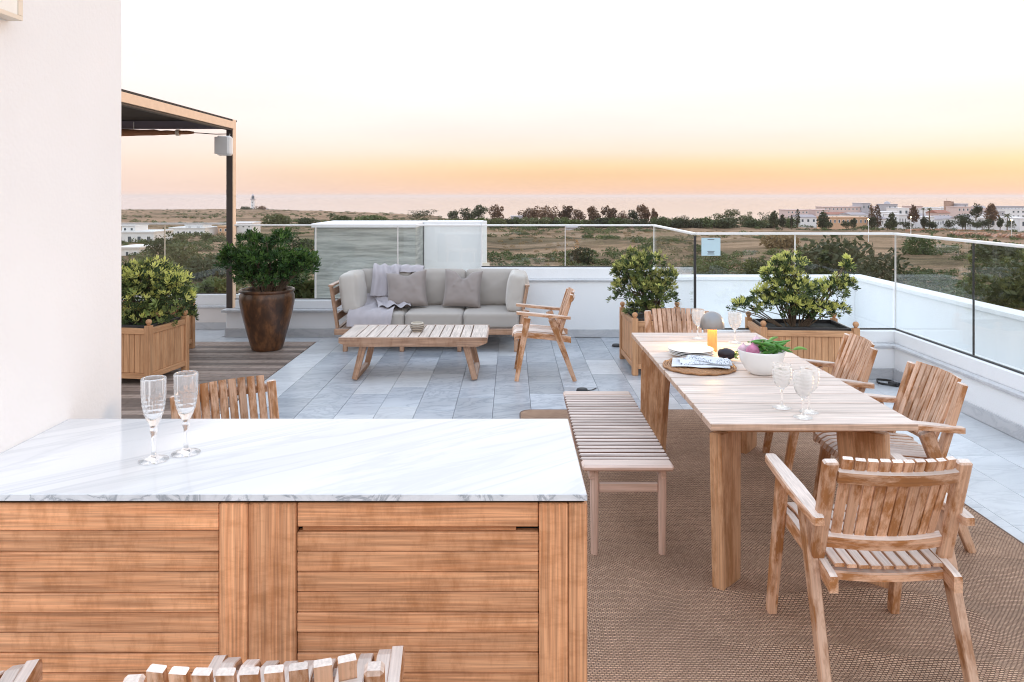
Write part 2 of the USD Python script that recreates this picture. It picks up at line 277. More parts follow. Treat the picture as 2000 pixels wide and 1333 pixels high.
def pane(name, tint, f0=.045, rough=0.0, dirt=.0):
    n = {'t': ('transparent_bsdf', {'color': tint}), 'g': ('glossy_bsdf', {'color': (1, 1, 1), 'roughness': rough}), 'lw': ('layer_weight', {'blend': .5}),
         'pw': ('math', {'math_type': 'power', 'value2': 5.0}), 'ma': ('math', {'math_type': 'multiply_add', 'value2': 1 - f0, 'value3': f0, 'use_clamp': True}), 'x': ('mix_closure', {})}
    return mat(name, n, [('lw.facing', 'pw.value1'), ('pw.value', 'ma.value1'), ('ma.value', 'x.fac'), ('t.BSDF', 'x.closure1'), ('g.BSDF', 'x.closure2')], surface='x.closure')
M['glass_pane'] = pane('glass_pane', (.955, .972, .965), f0=.035)
def crystal(name, refracted_white, col):  # white mixed in stands for sky light refracted by the glass
    return mat(name, {'p': ('principled_bsdf', {'base_color': (.99, .99, .99), 'roughness': .02, 'transmission_weight': 1.0, 'ior': 1.36}), 'd': ('translucent_bsdf', {'color': col}), 'd2': ('diffuse_bsdf', {'color': col}), 'dd': ('mix_closure', {'fac': .5}), 'y': ('mix_closure', {'fac': refracted_white})},
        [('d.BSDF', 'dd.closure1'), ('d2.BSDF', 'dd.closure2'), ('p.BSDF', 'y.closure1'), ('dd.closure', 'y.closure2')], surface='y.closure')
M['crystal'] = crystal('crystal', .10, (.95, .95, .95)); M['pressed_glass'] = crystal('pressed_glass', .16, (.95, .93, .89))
M['window_glass'] = mat('window_glass', {'p': ('principled_bsdf', {'base_color': (.07, .09, .11), 'roughness': .1})}, [])
M['lamp_glow'] = mat('lamp_glow', {'ge': ('geometry', {}), 'p': ('principled_bsdf', {'base_color': (.45, .19, .06), 'roughness': .45, 'emission_color': (1., .42, .13), 'emission_strength': .24})}, [])
M['bulb'] = mat('bulb', {'e': ('emission', {'color': (1., .55, .18), 'strength': 260.0})}, [], surface='e.emission')
M['street_bulb'] = mat('street_bulb', {'e': ('emission', {'color': (1., .72, .3), 'strength': 6.0})}, [], surface='e.emission')
def leaf(name, col, rough=.35, trans=.25, vary=.25):
    c = np.array(col)
    return mat(name, {'oi': ('object_info', {}), 'ge': ('geometry', {}), 'ad': ('math', {'math_type': 'add'}), 'fr': ('math', {'math_type': 'fraction'}),
        'rv': ('map_range', {'from_min': 0., 'from_max': 1., 'to_min': 1 - vary, 'to_max': 1 + vary}), 'h': ('hsv', {'color': tuple(c)}),
        'p': ('principled_bsdf', {'roughness': rough, 'specular_ior_level': .4}), 't': ('translucent_bsdf', {}), 'x': ('mix_closure', {'fac': trans})},
        [('oi.random', 'ad.value1'), ('ge.random_per_island', 'ad.value2'), ('ad.value', 'fr.value1'), ('fr.value', 'rv.value'), ('rv.result', 'h.value'), ('h.color', 'p.base_color'), ('h.color', 't.color'), ('p.BSDF', 'x.closure1'), ('t.BSDF', 'x.closure2')], surface='x.closure')
M['leaf_young'] = leaf('leaf_young', (.60, .61, .20), .3, .35, .4); M['leaf_mid'] = leaf('leaf_mid', (.27, .34, .115), .28, .28, .5); M['leaf_dark'] = leaf('leaf_dark', (.055, .085, .032), .3, .2, .5)  # the darkest goes mostly to sprigs deeper in the crown
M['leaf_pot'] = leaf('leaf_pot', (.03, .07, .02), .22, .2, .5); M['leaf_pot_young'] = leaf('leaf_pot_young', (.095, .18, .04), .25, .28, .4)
M['tree_dark'] = leaf('tree_dark', (.05, .06, .025), .6, .2, .35); M['tree_olive'] = leaf('tree_olive', (.095, .105, .04), .6, .2, .35); M['tree_brown'] = leaf('tree_brown', (.14, .085, .05), .6, .2, .3)
M['scrub_green'] = leaf('scrub_green', (.075, .10, .03), .6, .2, .35); M['scrub_straw'] = leaf('scrub_straw', (.27, .185, .085), .7, .2, .3)
M['flower'] = leaf('flower', (.35, .22, .60), .5, .3, .2); M['pepper'] = plain('pepper', (.05, .17, .02), .22, var=.25, scale=40.); M['pepper_light'] = plain('pepper_light', (.13, .27, .05), .25, var=.2, scale=40.)
M['onion'] = plain('onion', (.42, .14, .24), .3, var=.5, scale=38.); M['onion_pale'] = plain('onion_pale', (.62, .42, .48), .35, var=.3, scale=60.)
M['aubergine'] = plain('aubergine', (.012, .008, .012), .28); M['cap_green'] = plain('cap_green', (.18, .26, .06), .5, var=.3, scale=60.)
M['rattan'] = plain('rattan', (.34, .17, .075), .55, var=.35, scale=160.)
M['sheet'] = plain('sheet', (.50, .68, .76), .4, var=.02); M['ink'] = plain('ink', (.08, .08, .11), .5)
M['pot'] = mat('pot', {'ge': ('geometry', {}), 'mp': ('mapping', {'mapping_type': 'point', 'scale': (1., 1., .5)}), 'n': ('noise_texture', {'scale': 7., 'detail': 7., 'roughness': .7}), 'w': ('noise_texture', {'scale': 60., 'detail': 3.}),
    'r': ('rgb_ramp', {'ramp': [(.32, (.016, .009, .006)), (.48, (.060, .026, .012)), (.60, (.15, .065, .026)), (.74, (.26, .16, .09))]}), 'b': ('bump', {'strength': .3, 'distance': .004}),
    'p': ('principled_bsdf', {'roughness': .34, 'coat_weight': .15})},
    [('ge.position', 'mp.vector'), ('mp.vector', 'n.vector'), ('n.fac', 'r.fac'), ('r.color', 'p.base_color'), ('mp.vector', 'w.vector'), ('w.fac', 'b.height'), ('b.normal', 'p.normal')])
M['concrete'] = mat('concrete', {'ge': ('geometry', {}), 'mp': ('mapping', {'mapping_type': 'point', 'scale': (.7, .7, 9.)}), 'n': ('noise_texture', {'scale': 2.2, 'detail': 6., 'roughness': .7}), 'r': ('rgb_ramp', {'ramp': [(.3, (.20, .215, .205)), (.5, (.38, .40, .375)), (.7, (.55, .56, .53))]}),
    'b': ('bump', {'strength': .5, 'distance': .02}), 'p': ('principled_bsdf', {'roughness': .8})},
    [('ge.position', 'mp.vector'), ('mp.vector', 'n.vector'), ('n.fac', 'r.fac'), ('r.color', 'p.base_color'), ('n.fac', 'b.height'), ('b.normal', 'p.normal')])
M['land'] = mat('land', {'ge': ('geometry', {}), 'mp': ('mapping', {'mapping_type': 'point', 'scale': (.3, 1.15, .2)}), 'n1': ('noise_texture', {'scale': .035, 'detail': 9., 'roughness': .68}), 'n2': ('noise_texture', {'scale': .16, 'detail': 8., 'roughness': .7}), 'n3': ('noise_texture', {'scale': 1.2, 'detail': 6., 'roughness': .7}),
    'r1': ('rgb_ramp', {'ramp': [(.38, (.075, .08, .035)), (.45, (.17, .12, .07)), (.50, (.38, .24, .145)), (.58, (.46, .305, .195)), (.66, (.19, .14, .11))]}),
    'r2': ('rgb_ramp', {'ramp': [(.38, (.06, .048, .03)), (.5, (.32, .21, .13)), (.64, (.50, .35, .24))]}), 'mx': ('mix_color', {'fac': .5}), 'h': ('hsv', {}), 'mr': ('map_range', {'from_min': .25, 'from_max': .75, 'to_min': .38, 'to_max': 1.22, 'clamp': True}),
    'b': ('bump', {'strength': 1.0, 'distance': .6}), 'p': ('principled_bsdf', {'roughness': .95, 'specular_ior_level': .1})},
    [('ge.position', 'mp.vector'), ('mp.vector', 'n1.vector'), ('mp.vector', 'n2.vector'), ('mp.vector', 'n3.vector'), ('n1.fac', 'r1.fac'), ('n2.fac', 'r2.fac'), ('r1.color', 'mx.a'), ('r2.color', 'mx.b'), ('mx.result', 'h.color'), ('n3.fac', 'mr.value'), ('mr.result', 'h.value'), ('h.color', 'p.base_color'), ('n2.fac', 'b.height'), ('b.normal', 'p.normal')])
M['sea'] = mat('sea', {'ge': ('geometry', {}), 'mp': ('mapping', {'mapping_type': 'point', 'scale': (.25, 1., 1.)}), 'n': ('noise_texture', {'scale': .05, 'detail': 6., 'roughness': .65}), 'b': ('bump', {'strength': .10, 'distance': 1.0}),
    'p': ('principled_bsdf', {'base_color': (.16, .17, .20), 'roughness': .10, 'ior': 1.33})}, [('ge.position', 'mp.vector'), ('mp.vector', 'n.vector'), ('n.fac', 'b.height'), ('b.normal', 'p.normal')])
M['house_white'] = plain('house_white', (.74, .74, .75), .8, var=.04, scale=.6); M['house_pink'] = plain('house_pink', (.60, .47, .44), .8, var=.06, scale=.6); M['house_ochre'] = plain('house_ochre', (.60, .38, .24), .8, var=.06, scale=.6)
M['house_grey'] = plain('house_grey', (.42, .41, .44), .8, var=.06, scale=.6); M['roof_red'] = plain('roof_red', (.32, .14, .10), .8, var=.15, scale=2.); M['roof_grey'] = plain('roof_grey', (.34, .31, .33), .8, var=.1, scale=1.)
M['stone'] = plain('stone', (.38, .25, .19), .85, var=.2, scale=2.); M['terracotta'] = plain('terracotta', (.40, .22, .14), .85, var=.2, scale=.3)

# ---------------------------------------------------------------- land and sea
DPX = [(-4000, 600), (150, 760), (500, 730), (600, 620), (700, 500), (820, 400), (930, 300), (1050, 262), (1300, 262), (1480, 300), (1600, 420), (1900, 520), (2400, 560), (6000, 700)]
def zt(X, Y):
    X, Y = np.asarray(X, float), np.asarray(Y, float); r = np.hypot(X, Y)
    px = np.where(Y > 5, 1000 + F * X / np.maximum(Y, 5), np.where(X > 0, 6000, -4000))
    px = np.clip(px, -4000, 6000)
    D = np.interp(px, [a for a, _ in DPX], [b for _, b in DPX]); ahead = np.clip((Y + 60) / 100, 0, 1)
    Yd = np.maximum(Y, 0)
    p = np.stack([X, Y, 0 * X], -1)
    z = -7.0 - np.maximum(Yd - 190, 0) * .0088
    z = z + (meshkit.fbm(p / 38, 4, 3) - .5) * 2.6 * np.clip((r - 30) / 60, 0, 1) + (meshkit.fbm(p / 9, 3, 5) - .5) * .8 * np.clip((r - 30) / 40, 0, 1)
    lh = P(494, 413, 700.)    # the lighthouse hill
    z = z - 1.5 * np.clip((Yd - 130) / 80, 0, 1) * np.clip((px - 1350) / 250, 0, 1)
    z = z + .4 * np.exp(-((X - lh[0]) ** 2 + (Y - lh[1]) ** 2) / 60 ** 2)
    over = np.clip((Yd - D) / 45, 0, 1) * ahead
    return z * (1 - over) + (-24.0) * over
def ground_at(x, y, lo=55., hi=760.):
    Ys = np.linspace(lo, hi, 3000); Xs = (x - 1000) / F * Ys
    d = (H - (y - 383) / F * Ys) - zt(Xs, Ys)
    k = np.nonzero(d < 0)[0]
    Y = Ys[k[0]] if len(k) else hi
    return V3((x - 1000) / F * Y, Y, float(zt((x - 1000) / F * Y, Y)))
def build_land():
    az = np.concatenate([np.linspace(-42, 42, 300), np.linspace(43.5, 316.5, 130)]); az = np.radians(az)
    r = np.concatenate([np.geomspace(9, 60, 14), np.geomspace(62, 300, 110), np.geomspace(305, 1100, 70)])
    A, R = np.meshgrid(az, r); X, Y = R * np.sin(A), R * np.cos(A); Z = zt(X, Y)
    # beyond the coast behind the viewer the land just goes on
    n, m = R.shape; v = np.stack([X, Y, Z], -1).reshape(-1, 3); i, j = np.meshgrid(np.arange(n - 1), np.arange(m), indexing='ij'); a = i * m + j; b = i * m + (j + 1) % m
    f = np.concatenate([np.stack([a, a + m, b + m], -1).reshape(-1, 3), np.stack([a, b + m, b], -1).reshape(-1, 3)])
    tm = trimesh.Trimesh(v, f, process=False)
    if tm.face_normals[:, 2].mean() < 0: f = f[:, ::-1]
    tag(MB().add(v, f, off=0).build('terrain', M['land'], smooth=True), kind='structure')
    a = np.linspace(0, 2 * np.pi, 129)[:-1]; rr = np.array([0, 200, 400, 800, 1600, 4000, 10000, 30000, 90000]); v = np.array([(q * np.cos(t), q * np.sin(t), -20.0) for q in rr for t in a]); f = []
    for i in range(len(rr) - 1):
        for j in range(128): p, q = i * 128 + j, i * 128 + (j + 1) % 128; f += [(p, p + 128, q + 128), (p, q + 128, q)]
    tag(MB().add(v, f, off=0).build('sea', M['sea']), kind='structure')
build_land()

# ---------------------------------------------------------------- terrace: floor, deck, walls
def struct(name): return thing(name, None, None, kind='structure')
fl = struct('floor')
MB().span((-7.0, -2.5, -.3), (4.3, 9.9, -.024), .001).build('floor_bed', M['grout'], fl)
cuts = [-2.25 + .3 * i for i in range(20)]
cuts[-1] = 3.49
for i in range(19):
    x0, x1 = cuts[i], cuts[i + 1]; off = [.0, .38, .2, .5, .12][i % 5] if i else .3
    y = 1.6 + off - .6
    while y < 8.82:
        y1 = min(y + .6, 8.83); yy0 = max(y, 1.6)
        hidden = (x0 > .12 and x1 < 2.4 and y1 < 5.75) or (x0 < .2 and y1 < 2.6) or (x0 > 1.7 and yy0 > 6.9)
        if not hidden and y1 - yy0 > .05:
            ye = min(y1, 6.85) if x0 > 1.7 else y1
            dz = rng.uniform(-.0008, .0008)
            MB().span((x0 + .0015, yy0 + .0015, -.02), (x1 - .0015, ye - .0015, dz), .0012).build('tile', M['tile_pale'] if (i == 0 or x0 > 1.9 or rng.random() < .14) else M['tile'], fl)  # right-hand tiles are paler: the sky reflection is put into their colour
        y = y1
for k in range(6):   # the strip of slabs between the deck and the walls
    x0 = -2.25 - .6 * (k + 1)
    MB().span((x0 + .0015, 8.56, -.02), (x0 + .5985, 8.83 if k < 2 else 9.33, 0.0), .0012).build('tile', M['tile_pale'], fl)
dk = struct('wooden_deck')
MB().span((-6.4, 2.98, -.024), (-2.262, 8.552, -.016), .001).build('batten_bed', M['dark_gap'], dk)
for k in range(47):
    y = 8.548 - .119 * k
    if y < 3.1: break
    MB().span((-6.4, y - .105, -.015), (-2.258, y, rng.uniform(-.001, .001)), .003).build('plank', M['deck'], dk)
MB().span((-7.2, -2.6, -8.5), (4.34, 9.6, -.305), .01).build('lower_house', M['plaster'], stage.GetPrimAtPath('/World')); tag(stage.GetPrimAtPath('/World/lower_house'), kind='structure')

def wall(name, label, parts):
    t = thing(name, label, 'wall')
    for (nm, m, lo, hi) in parts: MB().span(lo, hi, .004).build(nm, M[m], t)
    return t
wall('parapet_wall', 'high white parapet wall with marble ledge behind the sofa\'s right end and the side-on chair', [
    ('wall_face', 'plaster', (-.37, 8.83, 0), (1.72, 9.12, .66)), ('ledge', 'skirting', (-.37, 8.815, .66), (1.72, 8.95, .685)), ('upper_curb', 'plaster', (-.37, 8.90, .685), (1.72, 9.09, .815)), ('skirting', 'skirting', (-.37, 8.815, 0), (1.60, 8.83, .095)), ('glass_channel', 'black', (-.37, 8.985, .815), (1.72, 9.02, .828))])
wall('low_plinth', 'low white plinth with marble ledge behind the brown pot and left half of the sofa', [
    ('wall_face', 'plaster', (-3.40, 8.83, 0), (-.373, 9.12, .295)), ('ledge', 'skirting', (-3.45, 8.80, .295), (-.373, 8.96, .325)), ('upper_curb', 'plaster', (-3.33, 8.93, .325), (-.373, 9.09, .425)), ('skirting', 'skirting', (-3.415, 8.815, 0), (-.373, 8.83, .105)), ('glass_channel', 'black', (-3.36, 8.985, .425), (-.373, 9.02, .436))])
wall('left_plinth', 'set-back low plinth with pinkish light put into its face colour between planters and pergola post', [
    ('wall_face', 'plaster_cream', (-7.0, 9.33, 0), (-3.40, 9.6, .27)), ('ledge', 'skirting', (-7.0, 9.31, .27), (-3.403, 9.42, .295)), ('upper_curb', 'plaster', (-7.0, 9.42, .295), (-3.403, 9.58, .425)), ('skirting', 'skirting', (-7.0, 9.315, 0), (-3.40, 9.33, .09)), ('glass_channel', 'black', (-7.0, 9.485, .425), (-3.5, 9.51, .436))])  # face colour carries the pinkish light that falls on this wall
rw = wall('right_plinth', 'long low white plinth with marble ledge running along the right edge of the terrace', [
    ('wall_face', 'plaster', (3.50, .6, 0), (3.75, 6.80, .29)), ('ledge', 'skirting', (3.485, .6, .29), (3.56, 6.86, .315)), ('upper_curb', 'plaster', (3.55, .6, .315), (3.69, 6.90, .425)), ('skirting', 'skirting', (3.485, .6, 0), (3.50, 6.80, .105)), ('glass_channel', 'black', (3.585, .6, .425), (3.612, 6.95, .438))])
wall('corner_plinth', 'short low white plinth behind the wide planter by the right corner', [
    ('wall_face', 'plaster', (1.64, 6.80, 0), (3.75, 7.08, .288)), ('ledge', 'skirting', (1.62, 6.785, .288), (3.485, 6.91, .314)), ('upper_curb', 'plaster', (1.66, 6.90, .314), (3.69, 7.05, .424)), ('skirting', 'skirting', (1.64, 6.785, 0), (3.485, 6.80, .104)), ('glass_channel', 'black', (1.70, 6.965, .424), (3.612, 6.992, .437))])
wall('side_plinth', 'low white plinth under the side-on glass pane right of the round-leaved shrub', [
    ('wall_face', 'plaster', (1.642, 7.083, 0), (1.79, 8.83, .287)), ('upper_curb', 'plaster', (1.66, 7.083, .287), (1.77, 8.90, .423)), ('glass_channel', 'black', (1.70, 7.0, .425), (1.725, 8.98, .436))])
wall('outer_parapet', 'white parapet of the lower roof seen through the glass behind the wide planter', [
    ('wall_face', 'plaster', (1.80, 9.0, -.25), (4.16, 9.25, .66)), ('coping', 'plaster', (1.80, 8.985, .66), (4.145, 9.26, .70))])
wall('outer_side_parapet', 'long white outer parapet sloping away to the right behind the right glass', [
    ('wall_face', 'plaster', (4.16, .6, -.25), (4.33, 9.25, .66)), ('coping', 'plaster', (4.147, .6, .66), (4.345, 9.262, .702))])
tag(MB().span((1.80, 7.09, -.022), (4.155, 8.98, .06), .002).span((3.76, .6, -.022), (4.155, 7.085, .06), .002).build('lower_roof', M['plaster']), kind='structure')
w = thing('house_wall', 'tall white rendered wall at the left end of the marble bar', 'wall')
MB().span((-2.2, 1.95, -.02), (-1.5515, 2.96, 4.6), .012).build('wall_face', M['plaster'], w)
# wall lantern
t = thing('wall_lantern', 'cream framed lantern high on the white wall at the left', 'lamp')
x0, x1, y0, y1, z0 = -1.551, -1.506, 1.98, 2.287, 2.218
MB().span((x0, y0, z0), (x1, y1, z0 + .014), .001).build('base_frame', M['cream_metal'], t)
MB().span((x1 - .008, y1 - .022, z0 + .0145), (x1, y1, z0 + .5), .001).build('corner_bar', M['cream_metal'], t)
MB().span((x1 - .008, y0, z0 + .0145), (x1, y0 + .022, z0 + .5), .001).build('corner_bar', M['cream_metal'], t)
MB().span((x0, y0, z0 + .5005), (x1, y1, z0 + .52), .001).build('top_frame', M['cream_metal'], t)
MB().span((x1 - .006, y0 + .0225, z0 + .0145), (x1 - .002, y1 - .0225, z0 + .5), .0005).build('pane', M['opal'], t)
MB().span((x0, y0 + .01, z0 + .0145), (x1 - .010, y1 - .004, z0 + .5), .001).build('back_box', M['speaker_grey'], t)
# ---------------------------------------------------------------- glass balustrades
RZ = 1.335
def balustrade(name, label, pts, z0, strips, mats):
    """panes between the points in pts, a rail on top"""
    t = thing(name, label, 'railing')
    for a, b in zip(pts[:-1], pts[1:]):
        a, b = V3(*a), V3(*b); R, L = frame(np.append(a, 0), np.append(b, 0), (0, 0, 1)); d = (b - a) / L
        c = (a + b) / 2; MB().box((c[0], c[1], (z0 + RZ - .022) / 2), (L - .016, RZ - .022 - z0, .012), R, .001).build('pane', M['glass_pane'], t)
    for a, b in ((pts[0], pts[-1]),):
        a, b = V3(*a), V3(*b); R, L = frame(np.append(a, 0), np.append(b, 0), (0, 0, 1)); c = (a + b) / 2
        MB().box((c[0], c[1], RZ - .011), (L, .022, .042), R, .004).build('rail', M['white_metal'], t)
    for p, m in zip(strips, mats):
        MB().box((p[0], p[1], (z0 + RZ - .024) / 2), (.010, .016, RZ - .026 - z0), None, .001).build('joint_strip', M[m], t)
    return t
balustrade('glass_balustrade', 'frameless glass balustrade in two panes on the high parapet before the dry field', [(-.37, 9.0), (.65, 9.0), (1.71, 9.0)], .83, [(-.365, 9.0), (.645, 9.0)], ['white_metal', 'steel'])
balustrade('glass_balustrade', 'glass balustrade in three panes before the grey concrete block', [(-3.36, 9.003), (-2.38, 9.003), (-1.385, 9.003), (-.376, 9.003)], .437, [(-2.38, 9.003), (-1.385, 9.003)], ['white_metal', 'steel'])
balustrade('glass_balustrade', 'glass balustrade left of the pergola post before the white villas', [(-6.9, 9.495), (-5.6, 9.495), (-4.44, 9.495), (-3.52, 9.495)], .437, [(-4.44, 9.495), (-5.6, 9.495)], ['cream_metal', 'cream_metal'])
balustrade('glass_balustrade', 'single side-on glass pane leading away above the round-leaved shrub', [(1.712, 7.0), (1.712, 8.975)], .437, [(1.712, 8.97)], ['white_metal'])
balustrade('glass_balustrade', 'glass balustrade in two panes behind the wide planter, carrying a pale blue notice', [(1.728, 6.98), (2.66, 6.98), (3.585, 6.98)], .438, [(2.66, 6.98)], ['white_metal'])
balustrade('glass_balustrade', 'long glass balustrade leading away along the right edge', [(3.60, 6.965), (3.60, 5.79), (3.60, 4.6), (3.60, 3.4), (3.60, 2.2), (3.60, 1.0)], .439, [(3.60, 6.97), (3.60, 5.79), (3.60, 4.6)], ['steel', 'black', 'black'])
MBc = thing('corner_seal', 'tall black sealing strip at the glass corner left of the pale blue notice', 'seal', (1.719, 6.975, 0))
MB().box((0, 0, (.44 + RZ - .03) / 2), (.021, .02, RZ - .47), None, .002).build('rubber_strip', M['black'], MBc)
t = thing('notice_sheet', 'small pale blue notice stuck on the glass beside the black corner seal', 'notice', (0, 6.971, 0))
a, b = P(1370, 465, 6.971), P(1407, 500, 6.971)
MB().span((a[0], -.001, b[2]), (b[0], .0, a[2]), .0003).build('sheet', M['sheet'], t)
for k, (wd, zz) in enumerate([(.35, .90), (.38, .25), (.30, .17), (.36, .10)]):
    cx = (a[0] + b[0]) / 2; zc = b[2] + (a[2] - b[2]) * zz; hw = (b[0] - a[0]) * wd / 2
    MB().span((cx - hw, -.0022, zc - .003), (cx + hw, -.0012, zc + .003), .0002).build('printed_line', M['ink'], t)
# ---------------------------------------------------------------- concrete stair block behind the glass
t = thing('stair_block', 'board-marked grey concrete block with white coping beyond the left glass', 'building')
MB().span((-2.72, 10.2, -7.3), (-1.32, 11.4, 1.245), .01).build('concrete_wall', M['concrete'], t)
MB().span((-2.75, 10.17, 1.245), (-1.31, 11.42, 1.30), .004).build('coping', M['plaster'], t)
t = thing('white_annex', 'flat white rendered wall panel with white post right of the concrete block', 'building')
MB().span((-1.308, 11.0, -7.3), (-.44, 11.5, 1.25), .01).build('wall_face', M['plaster'], t); MB().span((-1.30, 10.98, 1.25), (-.44, 11.52, 1.30), .004).build('coping', M['plaster'], t)
MB().span((-.438, 10.9, -7.3), (-.37, 11.02, 1.31), .004).build('post', M['white_metal'], t); MB().span((-.437, 10.88, .62), (-.33, 10.899, .70), .003).build('bracket', M['cream_metal'], t)

# ---------------------------------------------------------------- pergola
t = thing('pergola', 'dark brown pergola frame with peach fascia at the upper left', 'pergola')
MB().span((-3.515, 9.13, .30), (-3.44, 9.22, 2.60), .003).build('post', M['dark_brown'], t)
MB().span((-3.4385, 9.13, .30), (-3.428, 9.222, 2.62), .002).build('post_trim', M['fascia'], t)
MB().span((-3.44, 4.0, 2.505), (-3.418, 9.125, 2.595), .002).build('fascia', M['fascia'], t)
MB().span((-3.50, 4.0, 2.485), (-3.442, 9.125, 2.594), .002).build('side_beam', M['dark_brown'], t)
MB().span((-7.0, 9.14, 2.508), (-3.517, 9.21, 2.603), .003).build('back_beam', M['blue_grey'], t)
for k in range(10):
    MB().span((-7.0, 3.6 + .57 * k, 2.604), (-3.445, 4.168 + .57 * k, 2.625), .002).build('roof_panel', M['soffit'], t)
MB().span((-4.66, 9.128, 2.50), (-4.65, 9.139, 2.59), .001).build('clamp', M['white_metal'], t)
t = thing('rolled_awning', 'rust brown rolled awning tied under the pergola\'s back beam', 'awning')
xs = np.linspace(-7.0, -3.85, 40); n = rng.normal(0, .003, 40)
MB().tube([(x, 8.98, 2.445 + n[i] * .6) for i, x in enumerate(xs)], [np.interp(x, [-7, -5.2, -4.4, -3.9, -3.85], [.062, .056, .036, .02, .014]) + n[i] for i, x in enumerate(xs)], 12).build('canvas_roll', M['canvas'], t, True)
MB().tube([(-3.86, 8.98, 2.445), (-3.6, 9.03, 2.43), (-3.51, 9.12, 2.44)], .006, 6).build('cord', M['dark_brown'], t, True)
MB().tube([(-4.06, 8.98, 2.445), (-4.02, 8.98, 2.445)], .04, 10).build('tie', M['cream_metal'], t)
t = thing('loudspeaker', 'small white outdoor loudspeaker on the pergola post', 'speaker')
MB().box((-3.475, 8.98, 2.285), (.175, .15, .235), rot((0, 0, 1), 12), .022).build('cabinet', M['white_metal'], t)
MB().box((-3.492, 8.902, 2.285), (.145, .006, .205), rot((0, 0, 1), 12), .003).build('grille', M['speaker_grey'], t)
MB().tube([(-3.47, 9.06, 2.31), (-3.47, 9.10, 2.40), (-3.47, 9.128, 2.44)], .009, 8).build('bracket', M['steel'], t)

# ---------------------------------------------------------------- armchairs
def make_chair(label, loc, rz, group):
    t = thing('teak_armchair', label, 'chair', loc, rz, group); W = M['teak_chair']
    for s in (-1, 1):
        MB().bar((s * .245, .265, 0), (s * .236, .165, .572), .034, .038, w1=.036, d1=.06).build('front_leg', W, t)
        MB().bar((s * .245, -.265, 0), (s * .236, -.055, .562), .034, .036, w1=.036, d1=.066).build('back_leg', W, t)
        # arm: flat board, narrower in front, waisted before its rounded rear end
        ys = np.array([-.225, -.215, -.16, -.10, .0, .12, .22, .255, .265]); wd = np.array([.030, .042, .046, .062, .066, .058, .05, .046, .034]); ci = np.array([.252, .252, .252, .246, .246, .248, .25, .25, .25])
        zz = .562 + (ys + .215) / .47 * .045; m = MB(); n = len(ys); v = []
        for i in range(n):
            for a, e in ((-1, -1), (1, -1), (1, .5), (.88, 1), (-.88, 1), (-1, .5)): v.append((s * ci[i] + a * wd[i] / 2, ys[i], zz[i] + e * .0135 + .013))
        f = []
        for i in range(n - 1):
            for j in range(6): a, b = i * 6 + j, i * 6 + (j + 1) % 6; f += [(a, b + 6, b), (a, a + 6, b + 6)]
        for j in range(1, 5): f += [(0, j, j + 1), ((n - 1) * 6, (n - 1) * 6 + j + 1, (n - 1) * 6 + j)]
        v = np.array(v); tm = trimesh.Trimesh(v, f, process=False); f = np.array(f) if tm.volume > 0 else np.array(f)[:, ::-1]
        m.add(v, f, v[:, [1, 0, 2]]).build('armrest', W, t)
        pts = [(s * .208, y, z) for y, z in ((.285, .395), (.27, .405), (.15, .412), (0, .40), (-.15, .383), (-.215, .372), (-.232, .366))]
        MB().strip(pts, [(0, 0, 1)] * 7, [(1, 0, 0)] * 7, .03, .055).build('seat_rail', W, t)
        R, L = frame((s * .222, -.118, .40), (s * .222, -.243, .785), (1, 0, 0))
        MB().bar((s * .222, -.112, .372), (s * .222, -.240, .785), .046, .034, w1=.05, d1=.032, b=.006).build('back_post', W, t)
    for y, z in ((.235, .395), (-.155, .372)):
        pts = [(x, y, z - .012 * (1 - (x / .2) ** 2)) for x in np.linspace(-.193, .193, 7)]
        MB().strip(pts, [(0, 0, 1)] * 7, [(0, 1, 0)] * 7, .035, .03).build('seat_bearer', W, t)
    sp = [(.30, .398), (.288, .422), (.262, .437), (.2, .442), (.08, .436), (-.06, .424), (-.185, .414)]
    for k in range(9):
        x = -.168 + .042 * k; d = -.013 * (1 - (x / .2) ** 2)
        pts = [V3(x, y, z + d) for y, z in sp]; tn = np.gradient(np.array(pts), axis=0); up = np.cross((1, 0, 0), tn); up /= np.linalg.norm(up, axis=1, keepdims=True); up *= np.sign(up[3, 2])
        MB().strip(pts, up, [(1, 0, 0)] * len(pts), .033, .013).build('seat_slat', W, t)
    bow = lambda x: -.034 * (1 - (x / .2) ** 2)
    for k in range(10):
        x = -.171 + .038 * k
        sd = np.array((1, 1.7 * x, 0)); sd /= np.linalg.norm(sd)
        z1 = .797 + .001 * math.cos(k * 2.1)
        pts = [V3(x * (1 - .06 * (1 - q)), -.118 - .125 * q + bow(x), .475 + (z1 - .475) * q) for q in (0, .35, .7, .97, 1.0)]
        up = np.cross(sd, (0, -.125, .32)); up /= np.linalg.norm(up); up *= np.sign(up[1])
        m = MB(); m.strip(pts, [up] * 5, [sd] * 5, .0315, .016).build('back_slat', W, t)
    for z, w_, h_ in ((.735, .024, .042), (.478, .03, .044)):
        q = (z - .40) / .395; xs = np.linspace(-.2, .2, 9)
        pts = [V3(x, -.112 - .125 * (z - .475) / .32 + bow(x) - .022, z) for x in xs]
        MB().strip(pts, [(0, -.34, .94)] * 9, [(0, .94, .34)] * 9, w_, h_).build('back_rail', W, t)
    return t
chair = make_chair('teak armchair at the near table end, its stained slatted back towards the bar', (1.285, 2.715, .012), 0, None)
CH = [('teak armchair on the right of the table nearest to the wine glasses', (1.885, 3.72, .012), 90),
      ('teak armchair on the right of the table in front of the wide planter', (1.885, 4.55, .012), 84),
      ('teak armchair at the far table end behind the mushroom lamp', (1.265, 5.47, .012), 180),
      ('teak armchair standing side-on beside the sofa and the coffee table', (.305, 6.975, 0), 90),
      ]
for lb, loc, rz in CH: copy_of(chair, lb, loc, rz)

